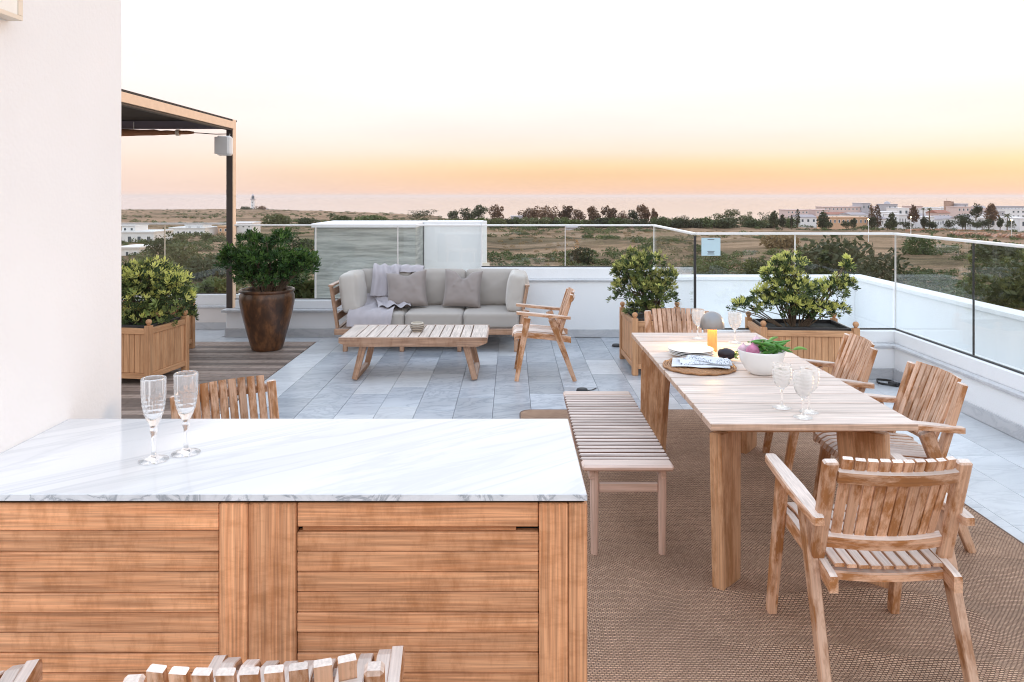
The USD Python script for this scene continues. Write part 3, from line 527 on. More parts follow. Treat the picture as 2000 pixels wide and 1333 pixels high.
def make_stool(label, loc, rz):
    t = thing('counter_stool', label, 'stool', loc, rz); W = M['teak_chair']; zs = .605
    for s in (-1, 1):
        MB().bar((s * .20, .20, 0), (s * .185, .165, zs - .035), .036, .036, b=.004).build('front_leg', W, t)
        MB().bar((s * .20, -.235, 0), (s * .19, -.20, zs - .03), .036, .04, b=.004).build('back_leg', W, t)
        pts = [(s * .205, y, z) for y, z in ((.245, zs - .03), (.23, zs - .022), (.1, zs - .012), (-.05, zs - .02), (-.2, zs - .034), (-.25, zs - .04))]
        MB().strip(pts, [(0, 0, 1)] * 6, [(1, 0, 0)] * 6, .03, .05).build('seat_rail', W, t)
        MB().bar((s * .196, -.19, zs - .03), (s * .198, -.272, .878), .034, .03, b=.006).build('back_post', W, t)
        MB().span((s * .197 - .012, -.2, .30), (s * .197 + .012, .17, .335), .004).build('side_stretcher', W, t)
    MB().span((-.18, .165, .22), (.18, .195, .255), .005).build('foot_rail', W, t)
    for y in (.19, -.16): MB().strip([(x, y, zs - .026 - .014 * (1 - (x / .2) ** 2)) for x in np.linspace(-.19, .19, 7)], [(0, 0, 1)] * 7, [(0, 1, 0)] * 7, .035, .026).build('seat_bearer', W, t)
    sp = [(.262, zs - .075), (.256, zs - .04), (.235, zs - .008), (.19, zs + .008), (.08, zs + .008), (-.06, zs - .004), (-.2, zs - .016)]
    for k in range(9):
        x = -.176 + .044 * k; d = -.022 * (1 - (x / .2) ** 2); pts = [V3(x, y, z + d) for y, z in sp]; tn = np.gradient(np.array(pts), axis=0); up = np.cross((1, 0, 0), tn); up /= np.linalg.norm(up, axis=1, keepdims=True); up *= np.sign(up[3, 2])
        MB().strip(pts, up, [(1, 0, 0)] * len(pts), .033, .013).build('seat_slat', W, t)
    bow = lambda x: -.03 * (1 - (x / .19) ** 2)
    for k in range(9):
        x = -.154 + .0385 * k; sd = np.array((1, .06 * x / .036, 0)); sd /= np.linalg.norm(sd)
        pts = [V3(x, -.205 - .07 * q + bow(x), .645 + .257 * q) for q in (0, .35, .7, .96, 1.0)]; up = np.cross(sd, (0, -.07, .257)); up /= np.linalg.norm(up); up *= np.sign(up[1])
        MB().strip(pts, [up] * 5, [sd] * 5, .03, .015).build('back_slat', W, t)
    for z in (.845, .70):
        q = (z - .645) / .257; MB().strip([V3(x, -.205 - .07 * q + bow(x) - .02, z) for x in np.linspace(-.18, .18, 9)], [(0, -.26, .96)] * 9, [(0, .96, .26)] * 9, .022, .036).build('back_rail', W, t)
    return t
stool = make_stool('teak counter stool cut by the lower picture edge before the bar\'s right-hand panel', (-.456, 1.52, 0), 5)
copy_of(stool, 'teak counter stool in the lower left corner, only its seat edge in view', (-1.235, 1.435, 0), 17)
copy_of(stool, 'teak counter stool behind the marble bar next to the champagne flutes', (-1.03, 2.90, 0), 180 + 39.5)

# ---------------------------------------------------------------- dining table, bench, coffee table
t = thing('dining_table', 'long weathered teak dining table with crosswise planks', 'table')
ys = np.linspace(3.024, 5.05, 14)
for k in range(13):
    j = rng.uniform(-.0012, .0012)
    MB().span((.812 + j, ys[k] + .0055, .72), (1.66 + j, ys[k + 1] - .0055, .75 + rng.uniform(-.001, .001)), .003).build('plank', M['table_top'], t)
TW = M['teak_table']
for k in range(1, 13): MB().span((.825, ys[k] - .0052, .722), (1.647, ys[k] + .0052, .7462), .0008).build('joint_seam', M['dark_brown'], t)  # dark strips added to give the plank gaps their shade
for sx, sy in ((-1, -1), (1, -1), (-1, 1), (1, 1)):
    cx, cy = 1.236 + sx * .30, 4.037 + sy * .78
    top, bot = V3(cx, cy, .655), V3(cx + sx * .012, cy + sy * .06, .012)
    dg = V3(-sx * .64, -sy * .77, 0)
    MB().bar(bot, top, .175, .055, side=dg, w1=.215, b=.005).build('leg', TW, t)
for sy in (-1, 1): MB().span((.90, 4.037 + sy * .80 - .02, .655), (1.572, 4.037 + sy * .80 + .02, .719), .003).build('cross_beam', TW, t)
for sx in (-1, 1): MB().span((1.236 + sx * .22 - .02, 3.26, .66), (1.236 + sx * .22 + .02, 4.815, .7185), .003).build('long_beam', TW, t)
t = thing('slatted_bench', 'low teak bench of narrow slats beside the dining table', 'bench'); BW = M['teak_bench']
MB().span((.325, 3.41, .412), (.747, 3.495, .44), .009).build('end_board', BW, t); MB().span((.325, 4.64, .412), (.747, 4.722, .44), .009).build('end_board', BW, t)
pp = (4.64 - 3.495) / 22
for k in range(22): MB().span((.325, 3.495 + pp * k + .0135, .404), (.747, 3.495 + pp * (k + 1) - .0135, .44), .006).build('slat', M['bench_slat'], t)
for x in (.372, .70): MB().span((x - .014, 3.44, .365), (x + .014, 4.69, .4115), .004).build('side_rail', BW, t)
for x in (.384, .70):
    for y in (3.462, 4.66): MB().tube([(x, y, .013), (x, y, .30), (x, y, .411)], [.0165, .021, .019], 12).build('leg', BW, t, True)
for y in (3.462, 4.66): MB().span((.405, y - .009, .30), (.680, y + .009, .345), .005).build('stretcher', BW, t)
t = thing('coffee_table', 'low slatted teak coffee table in front of the sofa', 'table')
X0, X1, Y0, Y1 = -1.566, -.224, 6.70, 7.38
for k in range(13):
    a = X0 + .004 if k == 0 else X0 + .150 + .0945 * (k - 1); b = X0 + .150 if k == 0 else (X1 - .004 if k == 12 else a + .0945)
    MB().span((a + .0055, Y0 + .032, .382), (b - .0055, Y1 - .032, .402), .002).build('slat', M['coffee_top'], t)
for y in (Y0 + .015, Y1 - .015):
    q = trimesh.creation.extrude_polygon(__import__('shapely').Polygon([(X0, .40), (X1, .40), (X1, .352), (X1 - .085, .318), (X0 + .085, .318), (X0, .352)]), .03)
    v = q.vertices; v = np.stack([v[:, 0], y + .015 - v[:, 2], v[:, 1]], 1); MB().add(v, q.faces, v[:, [0, 1, 2]]).build('apron', M['teak_sofa'], t)
for x in (X0 + .02, X1 - .02): MB().span((x - .0195, Y0 + .031, .345), (x + .0195, Y1 - .031, .381), .002).build('end_rail', M['teak_sofa'], t)
for s, x in ((-1, X0 + .22), (1, X1 - .20)):
    for y in (Y0 + .06, Y1 - .06): MB().bar((x + s * .085, y, .012), (x, y, .345), .05, .05, side=(0, 1, 0), d1=.062, b=.004).build('leg', M['teak_sofa'], t)
    MB().span((x + s * .085 - .022, Y0 + .086, .0), (x + s * .085 + .022, Y1 - .086, .045), .003).build('floor_runner', M['teak_sofa'], t)
t = thing('striped_bowl', 'small ridged stone bowl with dark stripes on the coffee table', 'bowl', (-.893, 7.0, .402))
pr = [(0.0, .001), (.04, .001), (.05, .012), (.062, .035), (.066, .055), (.06, .075), (.056, .085), (.047, .085), (.05, .06), (.04, .02), (0, .015)]
MB().lathe(pr, n=28).build('body', M['stripe_light'], t, True)
for r_, z_ in ((.0535, .018), (.0635, .036), (.0665, .053), (.0625, .071)): MB().tube([(r_ * math.cos(a), r_ * math.sin(a), z_) for a in np.linspace(0, 2 * np.pi, 33)], .0045, 6, False).build('stripe', M['stripe_dark'], t, True)

# ---------------------------------------------------------------- marble bar
t = thing('bar_counter', 'teak clad bar counter with a white marble top in the foreground', 'bar counter'); BWd = M['teak_bar']
yf = 1.952; pm = F / yf; bx = lambda px: (px - 1000) / pm; bz = lambda py: H - (py - 383) / pm
MB().span((-1.5495, 1.943, .8805), (.1965, 2.60, .90), .0025).build('marble_top', M['marble_top'], t)
MB().span((-1.549, 1.9415, .882), (.197, 1.9428, .8985), .0004).build('marble_edge', M['marble_edge'], t)
MB().span((-1.545, 1.985, .02), (.175, 2.585, .872), .004).build('carcass', M['dark_gap'], t)
MB().span((-1.54, 1.957, .873), (.19, 2.59, .880), .001).build('top_bearer', M['dark_gap'], t)
for a, b in ((428.5, 484.5), (485.5, 579), (1053, 1109.5), (1110.5, 1147)):
    MB().span((bx(a), yf - .004, .02), (bx(b), yf + .03, .872), .003, grain=2).build('stile', BWd, t)
for a, b in ((-170, 427.5), (580, 1052)):
    ed = [984] + ([1037.5, 1080, 1118, 1160, 1197.5, 1237.5, 1277.5] if a < 0 else [1031, 1040, 1078, 1118, 1157, 1197, 1236, 1276]) + [1316 + 39.5 * k for k in range(8)]
    for y0, y1 in zip(ed[:-1], ed[1:]):
        if (y0, y1) == (1031, 1040):
            MB().span((bx(a) + .012, yf + .010, bz(y1) + .001), (bx(1008), yf + .03, bz(y0) - .001), .001).build('shadow_strip', BWd, t); continue
        dy = rng.uniform(-.0015, .0025)
        MB().span((bx(a), yf + dy, bz(y1) + .0008), (bx(b), yf + .028, bz(y0) - (.0006 if y0 > 990 else 0)), .0025, grain=0).build('board', BWd, t)
MB().span((.163, 1.99, .02), (.19, 2.59, .872), .003, grain=2).build('end_panel', BWd, t)

# ---------------------------------------------------------------- glasses
def cut_bowl(lo, hi, n, amp, up_amp):
    def fn(z, a):
        k = np.clip((hi - z) / (hi - lo), 0, 1); d = np.cos(n * a + z * 230) * np.cos(n * a - z * 230)
        return 1 + amp * d * (k > .45) + up_amp * np.abs(np.cos(n * a / 2)) * (k <= .45) * (k > 0.0)
    return fn
def flute(label, loc):
    t = thing('champagne_flute', label, 'glass', loc)
    foot = [(0, .0005), (.041, .0005), (.0415, .002), (.034, .0055), (.014, .010), (.0075, .018)]
    stem = [(.0065, .03), (.006, .055), (.0075, .075), (.0105, .083), (.0115, .09), (.009, .098), (.013, .106)]
    bowl_o = [(.0205, .122), (.0265, .140), (.0305, .16), (.0325, .18), (.033, .20), (.0332, .222), (.0335, .243)]
    bowl_i = [(.032, .2438), (.0312, .222), (.031, .2), (.0298, .18), (.027, .16), (.0225, .14), (.015, .126), (0, .122)]
    zs = lambda pr, k: np.stack([np.interp(np.linspace(0, len(pr) - 1, k), range(len(pr)), [q[c] for q in pr]) for c in (0, 1)], 1)
    fn = cut_bowl(.112, .243, 12, .05, .04)
    full = np.vstack([foot, stem, zs(bowl_o, 44), zs(bowl_i, 20)])
    def rf(z, a):
        r = fn(z, a); k = np.ones((len(full), 1)); k[-20:] = 0; k[:len(foot) + len(stem)] = 0
        return 1 + (r - 1) * k
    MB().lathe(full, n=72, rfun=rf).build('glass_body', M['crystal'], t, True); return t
flute('crystal champagne flute on the bar, left of the pair and nearer to the edge', (-1.057, 2.19, .9005))
flute('crystal champagne flute on the bar, right of the pair and further back', (-.988, 2.25, .9005))
def wine(label, loc):
    t = thing('wine_glass', label, 'glass', loc)
    foot = [(0, .0005), (.040, .0005), (.0405, .002), (.03, .0045), (.010, .009), (.005, .02)]
    stem = [(.0042, .04), (.0042, .065), (.006, .078), (.012, .086)]
    bo = [(.022, .094), (.032, .108), (.038, .126), (.041, .148), (.0408, .168), (.039, .19)]
    bi = [(.0375, .1906), (.0387, .168), (.0388, .148), (.0355, .126), (.0295, .11), (.018, .097), (0, .092)]
    zs = lambda pr, k: np.stack([np.interp(np.linspace(0, len(pr) - 1, k), range(len(pr)), [q[c] for q in pr]) for c in (0, 1)], 1)
    full = np.vstack([foot, stem, zs(bo, 40), zs(bi, 18)])
    def rf(z, a):
        k = np.zeros((len(full), 1)); k[len(foot) + len(stem):-18] = 1
        return 1 + k * (.03 * np.cos(z * 420 + 1.2 * np.sin(a * 3)) * (z > .096) * (z < .178) + .012 * np.cos(10 * a))
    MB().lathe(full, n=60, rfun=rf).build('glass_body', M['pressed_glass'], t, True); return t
wine('wine glass standing left of the near trio, closest to the white bowl', (1.184, 3.257, .7515))
wine('wine glass at the front of the near trio on the dining table', (1.221, 3.114, .7515))
wine('wine glass at the right rear of the near trio on the dining table', (1.277, 3.19, .7515))
wine('wine glass left of the mushroom lamp at the table\'s far end', (1.212, 4.833, .7515))
wine('wine glass right of the mushroom lamp at the table\'s far end', (1.411, 4.70, .7515))
# ---------------------------------------------------------------- table lamp, crockery, food
t = thing('mushroom_lamp', 'lit mushroom lamp with silver dome shade and amber stem on the table', 'lamp', (1.20, 4.45, .7512))
MB().lathe([(0, 0), (.0285, 0), (.0285, .002), (.0285, .138), (.0285, .140), (0, .140)], n=32).build('stem', M['lamp_glow'], t, True)
MB().lathe([(.072, .139), (.072, .142), (.0715, .15), (.069, .172), (.062, .195), (.05, .214), (.033, .228), (.015, .2345), (0, .236)], n=40).lathe([(0, .232), (.032, .224), (.06, .193), (.068, .165), (.07, .139), (.072, .139)], n=40).build('shade', M['grey_metal'], t, True)
MB().lathe([(0, .145), (.018, .15), (.024, .165), (.018, .182), (0, .188)], n=16).build('bulb', M['bulb'], t, True)
for k in range(4):
    t = thing('dinner_plate', ['bottom plate of the white plate stack', 'second plate from the bottom of the white plate stack', 'third plate from the bottom of the white plate stack', 'topmost white plate of the plate stack'][k] + ' beside the mushroom lamp', 'plate', (1.043 + rng.uniform(-.004, .004), 4.32 + rng.uniform(-.004, .004), .7515 + .0085 * k))
    MB().lathe([(0, 0), (.06, 0), (.075, .001), (.09, .008), (.128, .0155), (.129, .017), (.127, .0185), (.09, .0115), (.078, .0045), (0, .0035)], n=56).build('disc', M['porcelain'], t, True)
t = thing('rattan_placemat', 'round woven rattan placemat under the folded napkin', 'placemat', (1.013, 4.02, .7512))
for k in range(14):
    r_ = .012 + .0136 * k; n = max(16, int(r_ * 300))
    a = np.linspace(0, 2 * np.pi, n + 1); MB().tube([(r_ * math.cos(q), r_ * math.sin(q), .0085 + .0028 * math.sin(q * (6 + 5 * k))) for q in a], .0072, 6, False).build('coil', M['rattan'], t, True)
def napkin():
    t = thing('folded_napkin', 'blue and white patterned napkin folded on the rattan placemat', 'napkin', (1.02, 4.015, .769), -14)
    for k, (w_, d_, z_, r_) in enumerate(((.30, .20, .0, 0), (.27, .15, .004, 12), (.23, .09, .009, -9))):
        n = 26; U, W_ = np.meshgrid(np.linspace(-.5, .5, n), np.linspace(-.5, .5, n)); x, y = U * w_, W_ * d_
        p = np.stack([x * 9 + k * 7, y * 14, 0 * x], -1); z = z_ + .003 + .020 * meshkit.fbm(p * .7, 3, 4 + k) + .006 * np.cos(W_ * 14 + U * 3 + k) * (k > 0) - .004 * np.exp(-((np.abs(W_) - .5) / .08) ** 2)
        c, s_ = math.cos(math.radians(r_)), math.sin(math.radians(r_)); xy = np.stack([c * x - s_ * y + .02 * k, s_ * x + c * y + .012 * k, z], -1).reshape(-1, 3)
        lo = xy - (0, 0, .0025); i, j = np.meshgrid(range(n - 1), range(n - 1), indexing='ij'); a = (i * n + j).ravel()
        f = np.concatenate([np.stack([a, a + 1, a + n + 1], 1), np.stack([a, a + n + 1, a + n], 1)]); f = np.vstack([f, f[:, ::-1] + n * n])
        v = np.vstack([xy, lo]); e = np.concatenate([np.arange(n), np.arange(1, n) * n + n - 1, (n * n - 2) - np.arange(n - 1), np.arange(n - 2, 0, -1) * n])
        e2 = np.roll(e, -1); f = np.vstack([f, np.stack([e, e + n * n, e2], 1), np.stack([e2, e + n * n, e2 + n * n], 1)])
        MB().add(v, f).build('fold', M['napkin'], t, True)
napkin()
t = thing('aubergine', 'small black aubergine with green cap beside the white bowl', 'vegetable', (1.215, 4.2, .7515), -25)
MB().tube([(x, 0, .034) for x in (-.05, -.047, -.04, -.025, 0, .02, .038, .048)], [.004, .014, .024, .032, .034, .029, .02, .012], 18).build('fruit', M['aubergine'], t, True)
m = MB()
for a in np.linspace(0, 6.0, 6): m.tube([(.046, 0, .034), (.05, .018 * math.cos(a), .034 + .016 * math.sin(a)), (.062, .03 * math.cos(a), .034 + .022 * math.sin(a))], [.008, .007, .002], 6)
m.build('cap', M['cap_green'], t, True)
t = thing('white_bowl', 'big white porcelain bowl full of onions and green chillies', 'bowl', (1.305, 3.886, .7515))
MB().lathe([(0, 0), (.055, 0), (.062, .004), (.085, .028), (.106, .066), (.118, .108), (.1205, .124), (.119, .1255), (.1165, .124), (.112, .105), (.1, .066), (.08, .032), (.05, .012), (0, .010)], n=64).build('shell', M['porcelain'], t, True)
for lb, lc, sc, mm in (('glossy pink onion at the left rim of the white bowl', (1.25, 3.855, .872), .036, 'onion'), ('pale lilac onion at the back of the white bowl', (1.30, 3.94, .90), .032, 'onion_pale'), ('pale onion half hidden by the left rim of the white bowl', (1.222, 3.92, .865), .03, 'onion_pale')):
    o = thing('red_onion', lb, 'onion', lc)
    MB().lathe([(0, -1. * sc), (.5 * sc, -.9 * sc), (.95 * sc, -.4 * sc), (1. * sc, 0), (.92 * sc, .42 * sc), (.66 * sc, .75 * sc), (.3 * sc, .95 * sc), (.12 * sc, 1.08 * sc), (.07 * sc, 1.3 * sc), (0, 1.32 * sc)], n=20, rfun=lambda z, a: 1 + .025 * np.cos(8 * a)).build('bulb', M[mm], o, True)
r2 = np.random.default_rng(3)
for k in range(46):
    c = V3(1.34 + r2.normal(0, .035), 3.875 + r2.normal(0, .04), .866 + .056 * r2.random()); a = r2.normal(.1, .7); L = r2.uniform(.03, .055)
    if k % 9 == 0: c += (.045, -.02, .0)
    d = V3(math.cos(a), math.sin(a) * .8, r2.normal(.1, .25)); side = V3(-d[1], d[0], .3) * r2.normal(0, .25)
    pts = [c + d * L * q + side * L * (q * q) for q in (-1, -.8, -.4, 0, .4, .75, 1)]
    o = thing('green_chilli', 'slim green chilli heaped in the white bowl', 'chilli', c, 0, 'green chillies in the white bowl')
    MB().tube(np.array(pts) - c, [.003, .0068, .0085, .0085, .007, .0045, .001], 8).build('pod', M['pepper_light' if k % 6 == 0 else 'pepper'], o, True)
    MB().tube(np.array([pts[0], pts[0] - d * .018]) - c, .002, 5).build('stalk', M['cap_green'], o, True)

# ---------------------------------------------------------------- rug
def rug():
    x0, x1, y0, y1, rc = .064, 2.455, -1.2, 5.8, .09; nx, ny = 150, 300
    U, W_ = np.meshgrid(np.linspace(0, 1, nx), np.linspace(0, 1, ny)); X, Y = x0 + (x1 - x0) * U, y0 + (y1 - y0) * W_
    for cx, sx in ((x0 + rc, -1), (x1 - rc, 1)):
        m = ((X - cx) * sx > 0) & (Y > y1 - rc); dx, dy = (X - cx) * sx / rc, (Y - (y1 - rc)) / rc
        ang = np.hypot(dx, dy); mx = np.maximum(np.maximum(dx, dy), 1e-9); k = np.where(m & (ang > 1e-6), mx / np.maximum(ang, 1e-9), 1)
        X = np.where(m, cx + (X - cx) * k, X); Y = np.where(m, (y1 - rc) + (Y - (y1 - rc)) * k, Y)
    p = np.stack([X * .9, Y * 2.4, 0 * X], -1); fade = np.clip(np.minimum(U, 1 - U) * 8, 0, 1)
    q = meshkit.fbm(p + 9, 3, 8); r = 1 - np.abs(2 * q - 1) * 2.4
    z = .0085 + fade * (.026 * np.clip(r, 0, 1) ** 2 * np.clip((meshkit.noise(p * .5, 2) - .3) * 4, 0, 1) + .008 * meshkit.noise(p * 1.3, 5))
    v = np.stack([X, Y, z], -1).reshape(-1, 3); i, j = np.meshgrid(range(ny - 1), range(nx - 1), indexing='ij'); a = (i * nx + j).ravel()
    f = np.concatenate([np.stack([a, a + 1, a + nx + 1], 1), np.stack([a, a + nx + 1, a + nx], 1)])
    t = thing('woven_rug', 'large brown woven rug with soft ripples under the dining table', 'rug')
    MB().add(v, f).build('weave', M['rug'], t, True)
    e = np.concatenate([np.arange(ny) * nx, (ny - 1) * nx + np.arange(1, nx), (np.arange(ny - 2, -1, -1)) * nx + nx - 1]); pe = v[e].copy(); pe[:, 2] = .006
    MB().tube(pe, .0062, 6).build('binding', M['rug_edge'], t, True)
rug()

# ---------------------------------------------------------------- sofa
def cushion(size, R=None, c=(0, 0, 0), puff=.12, seed=1, n=18, wr=.006, rad=.35):
    b = trimesh.creation.box((2, 2, 2)); 
    g = np.linspace(-1, 1, n); U, W_ = np.meshgrid(g, g); vs, fs, k = [], [], 0
    for ax in range(3):
        for s in (-1, 1):
            q = np.zeros((n, n, 3)); q[..., ax] = s; q[..., (ax + 1) % 3] = U; q[..., (ax + 2) % 3] = W_
            i, j = np.meshgrid(range(n - 1), range(n - 1), indexing='ij'); a = (i * n + j).ravel(); f = np.concatenate([np.stack([a, a + 1, a + n + 1], 1), np.stack([a, a + n + 1, a + n], 1)])
            if s < 0: f = f[:, ::-1]
            vs.append(q.reshape(-1, 3)); fs.append(f + k); k += n * n
    tm = trimesh.Trimesh(np.concatenate(vs), np.concatenate(fs), process=False); tm.merge_vertices(digits_vertex=5); p = np.array(tm.vertices)
    sz = np.array(size) / 2; r = min(sz) * rad * 2 * .5; inner = np.maximum(sz - r, 1e-3); q = p * sz; core = np.clip(q, -inner, inner); d = q - core; L = np.linalg.norm(d, axis=1, keepdims=True); q = core + np.where(L > 1e-9, d / np.maximum(L, 1e-9) * np.minimum(L, r), 0)
    ax = int(np.argmin(size)); o = [i for i in range(3) if i != ax]
    q[:, ax] *= 1 + puff * np.prod([(1 - (p[:, i]) ** 2) for i in o], axis=0) * 2
    for i in o: q[:, i] *= 1 + puff * .25 * (1 - p[:, ax] ** 2) * (1 - p[:, [k for k in o if k != i][0]] ** 2)
    nrm = p / np.linalg.norm(p, axis=1, keepdims=True); q += nrm * ((meshkit.fbm(q * 13 + seed * 5, 3, seed) - .5) * 2 * wr)[:, None]
    v = q if R is None else q @ np.asarray(R).T
    return v + np.asarray(c, float), np.array(tm.faces), q
def pad(name, mm, parent, **k):
    v, f, g = cushion(**k); return MB().add(v, f, g).build(name, M[mm], parent, True)
t = thing('outdoor_sofa', 'three-seat teak sofa with grey cushions against the parapet', 'sofa'); SW = M['teak_sofa']
MB().span((-1.915, 7.99, .183), (.10, 8.035, .248), .004).build('front_beam', SW, t); MB().span((-1.915, 8.72, .183), (.10, 8.765, .248), .004).build('back_beam', SW, t)
for x in (-1.915, .06): MB().span((x, 8.036, .183), (x + .04, 8.719, .247), .004).build('side_beam', SW, t)
for k in range(6): MB().span((-1.87, 8.08 + .11 * k, .215), (.055, 8.16 + .11 * k, .238), .003).build('seat_board', SW, t)
for x in (-1.80, -1.187, -.567, .044):
    MB().bar((x + .0, 8.02, .0), (x - .0, 8.03, .182), .045, .06, b=.004).build('foot', SW, t); MB().bar((x, 8.72, .0), (x, 8.71, .182), .045, .06, b=.004).build('foot', SW, t)
for s, xb, xt in ((-1, -1.885, -1.955), (1, .085, .165)):
    for y in (8.03, 8.72): MB().bar((xb, y, .249), (xt, y, .70), .05, .034, side=(0, 1, 0), b=.004).build('arm_post', SW, t)
    for k in range(3):
        q = .25 + .3 * k; MB().box((xb + (xt - xb) * q - s * .002, 8.375, .25 + .45 * q), (.018, .635, .075), rot((0, 1, 0), s * 9), .003).build('arm_slat', SW, t)
    MB().bar((xt, 8.0, .71), (xt, 8.75, .71), .05, .022, b=.004).build('arm_cap', SW, t)
for k in range(4): MB().span((-1.93, 8.745, .30 + .11 * k), (.14, 8.765, .38 + .11 * k), .003).build('back_slat', SW, t)
for k, (a, b) in enumerate(((-1.715, -1.162), (-1.158, -.532), (-.528, .085))):
    pad('seat_cushion', 'cushion', t, size=(b - a, .64, .17), c=((a + b) / 2, 8.315, .335), puff=.07, seed=k + 1, wr=.004, rad=.42)
for k, (a, b) in enumerate(((-1.76, -1.165), (-1.16, -.535), (-.53, .10))):
    pad('back_cushion', 'cushion', t, size=(b - a, .17, .41), c=((a + b) / 2, 8.60, .625), R=rot((1, 0, 0), -9), puff=.16, seed=k + 5, wr=.008, rad=.5)
for s, x in ((-1, -1.79), (1, .075)):
    pad('arm_cushion', 'cushion_pale', t, size=(.19, .52, .42), c=(x - s * .02, 8.30, .62), R=rot((0, 1, 0), s * 7), puff=.14, seed=11 + s, wr=.009, rad=.5)
def pillow(label, c, w, h, th, R, seed, dent):
    n = 30; g = np.linspace(-1, 1, n); U, W_ = np.meshgrid(g, g)
    x = U * (w / 2) * (1 - .07 * (1 - W_ ** 2) + .0); z = W_ * (h / 2) * (1 - .06 * (1 - U ** 2))
    z = z - dent * np.exp(-(U / .33) ** 2) * np.clip((W_ + .2) / 1.2, 0, 1) ** 1.5
    T = th / 2 * np.sqrt(np.clip((1 - U ** 4) * (1 - W_ ** 4), 0, 1)) * (1 - .35 * np.exp(-(U / .25) ** 2) * np.clip(W_, 0, 1)) + .004
    nz = (meshkit.fbm(np.stack([x * 12, z * 12, 0 * x + seed], -1), 3, seed) - .5) * .02
    cr = .010 * np.exp(-((U - .45 * (1 - W_)) / .08) ** 2) * (W_ > -.2) + .008 * np.exp(-((U + .5 * (1 - W_)) / .09) ** 2) * (W_ > .0)
    fr = np.stack([x, -T - nz - cr * dent * 12, z], -1).reshape(-1, 3); bk = np.stack([x, T + nz, z], -1).reshape(-1, 3)
    i, j = np.meshgrid(range(n - 1), range(n - 1), indexing='ij'); a = (i * n + j).ravel(); f = np.concatenate([np.stack([a, a + 1, a + n + 1], 1), np.stack([a, a + n + 1, a + n], 1)])
    e = np.concatenate([np.arange(n), np.arange(1, n) * n + n - 1, (n * n - 2) - np.arange(n - 1), np.arange(n - 2, 0, -1) * n]); e2 = np.roll(e, -1); N = n * n
    f = np.vstack([f, f[:, ::-1] + N, np.stack([e, e + N, e2], 1), np.stack([e2, e + N, e2 + N], 1)]); v = np.vstack([fr, bk])
    t = thing('scatter_pillow', label, 'pillow', c); MB().add(v @ np.asarray(R).T, f, v).build('cover', M['pillow'], t, True)
pillow('left grey scatter pillow on the sofa, beside the lilac throw', (-1.185, 8.37, .625), .46, .42, .17, rot((0, 1, 0), -5) @ rot((1, 0, 0), -22), 3, .05)
pillow('right grey scatter pillow on the sofa with a deep dent on top', (-.555, 8.37, .635), .43, .43, .17, rot((0, 1, 0), 3) @ rot((1, 0, 0), -22), 8, .095)
def throw():
    t = thing('throw_blanket', 'lilac grey throw draped over the sofa\'s back and left seat', 'blanket')
    def sheet(path, width, x0, seed, skew, n=46, wr=.02, z=0):
        path = np.array(path); L = np.concatenate([[0], np.cumsum(np.linalg.norm(np.diff(path, axis=0), axis=1))]); m = 60; s = np.linspace(0, L[-1], m)
        from scipy.ndimage import gaussian_filter1d
        py = gaussian_filter1d(np.interp(s, L, path[:, 0]), 1.2); pz = gaussian_filter1d(np.interp(s, L, path[:, 1]), 1.2); tn = np.stack([np.gradient(py), np.gradient(pz)], 1); tn /= np.linalg.norm(tn, axis=1, keepdims=True); nr = np.stack([tn[:, 1], -tn[:, 0]], 1)
        nr *= np.where(nr[:, :1] > .0, -1, 1) * np.where(np.abs(nr[:, :1]) < .2, np.sign(nr[:, 1:]) * np.where(nr[:, :1] > 0, -1, 1), 1)
        U, S = np.meshgrid(np.linspace(-.5, .5, n), s); X = x0 + U * width * (1 + .10 * np.sin(S * 7 + seed)) + skew * S
        p = np.stack([U * 4 + seed, S * 3.2, 0 * U], -1); h = wr * (meshkit.fbm(p, 3, seed) * 1.5 + .55 * np.cos(U * 17 + 2.4 * np.sin(S * 5 + seed) + seed)) + .014
        Y = py[:, None] + nr[:, :1] * h; Z = pz[:, None] + nr[:, 1:] * h
        v = np.stack([X, Y, Z], -1).reshape(-1, 3); i, j = np.meshgrid(range(m - 1), range(n - 1), indexing='ij'); a = (i * n + j).ravel(); f = np.concatenate([np.stack([a, a + 1, a + n + 1], 1), np.stack([a, a + n + 1, a + n], 1)])
        MB().add(v, f, np.stack([U * width, S, 0 * U], -1).reshape(-1, 3)).build('fold', M['throw'], t, True)
    sheet([(8.74, .62), (8.72, .80), (8.66, .855), (8.58, .84), (8.52, .80), (8.47, .62), (8.44, .53)], .34, -1.46, 2, .04, wr=.022)
    sheet([(8.73, .70), (8.71, .82), (8.65, .855), (8.58, .845), (8.54, .79)], .34, -1.20, 6, -.03, wr=.012)
    sheet([(8.50, .56), (8.46, .49), (8.38, .45), (8.25, .44), (8.12, .435), (8.03, .42), (7.985, .38), (7.975, .30), (7.97, .27)], .44, -1.47, 4, -.10, wr=.020)
    sheet([(8.46, .50), (8.40, .475), (8.3, .46), (8.18, .45), (8.10, .44)], .40, -1.36, 9, .22, wr=.030)
throw()

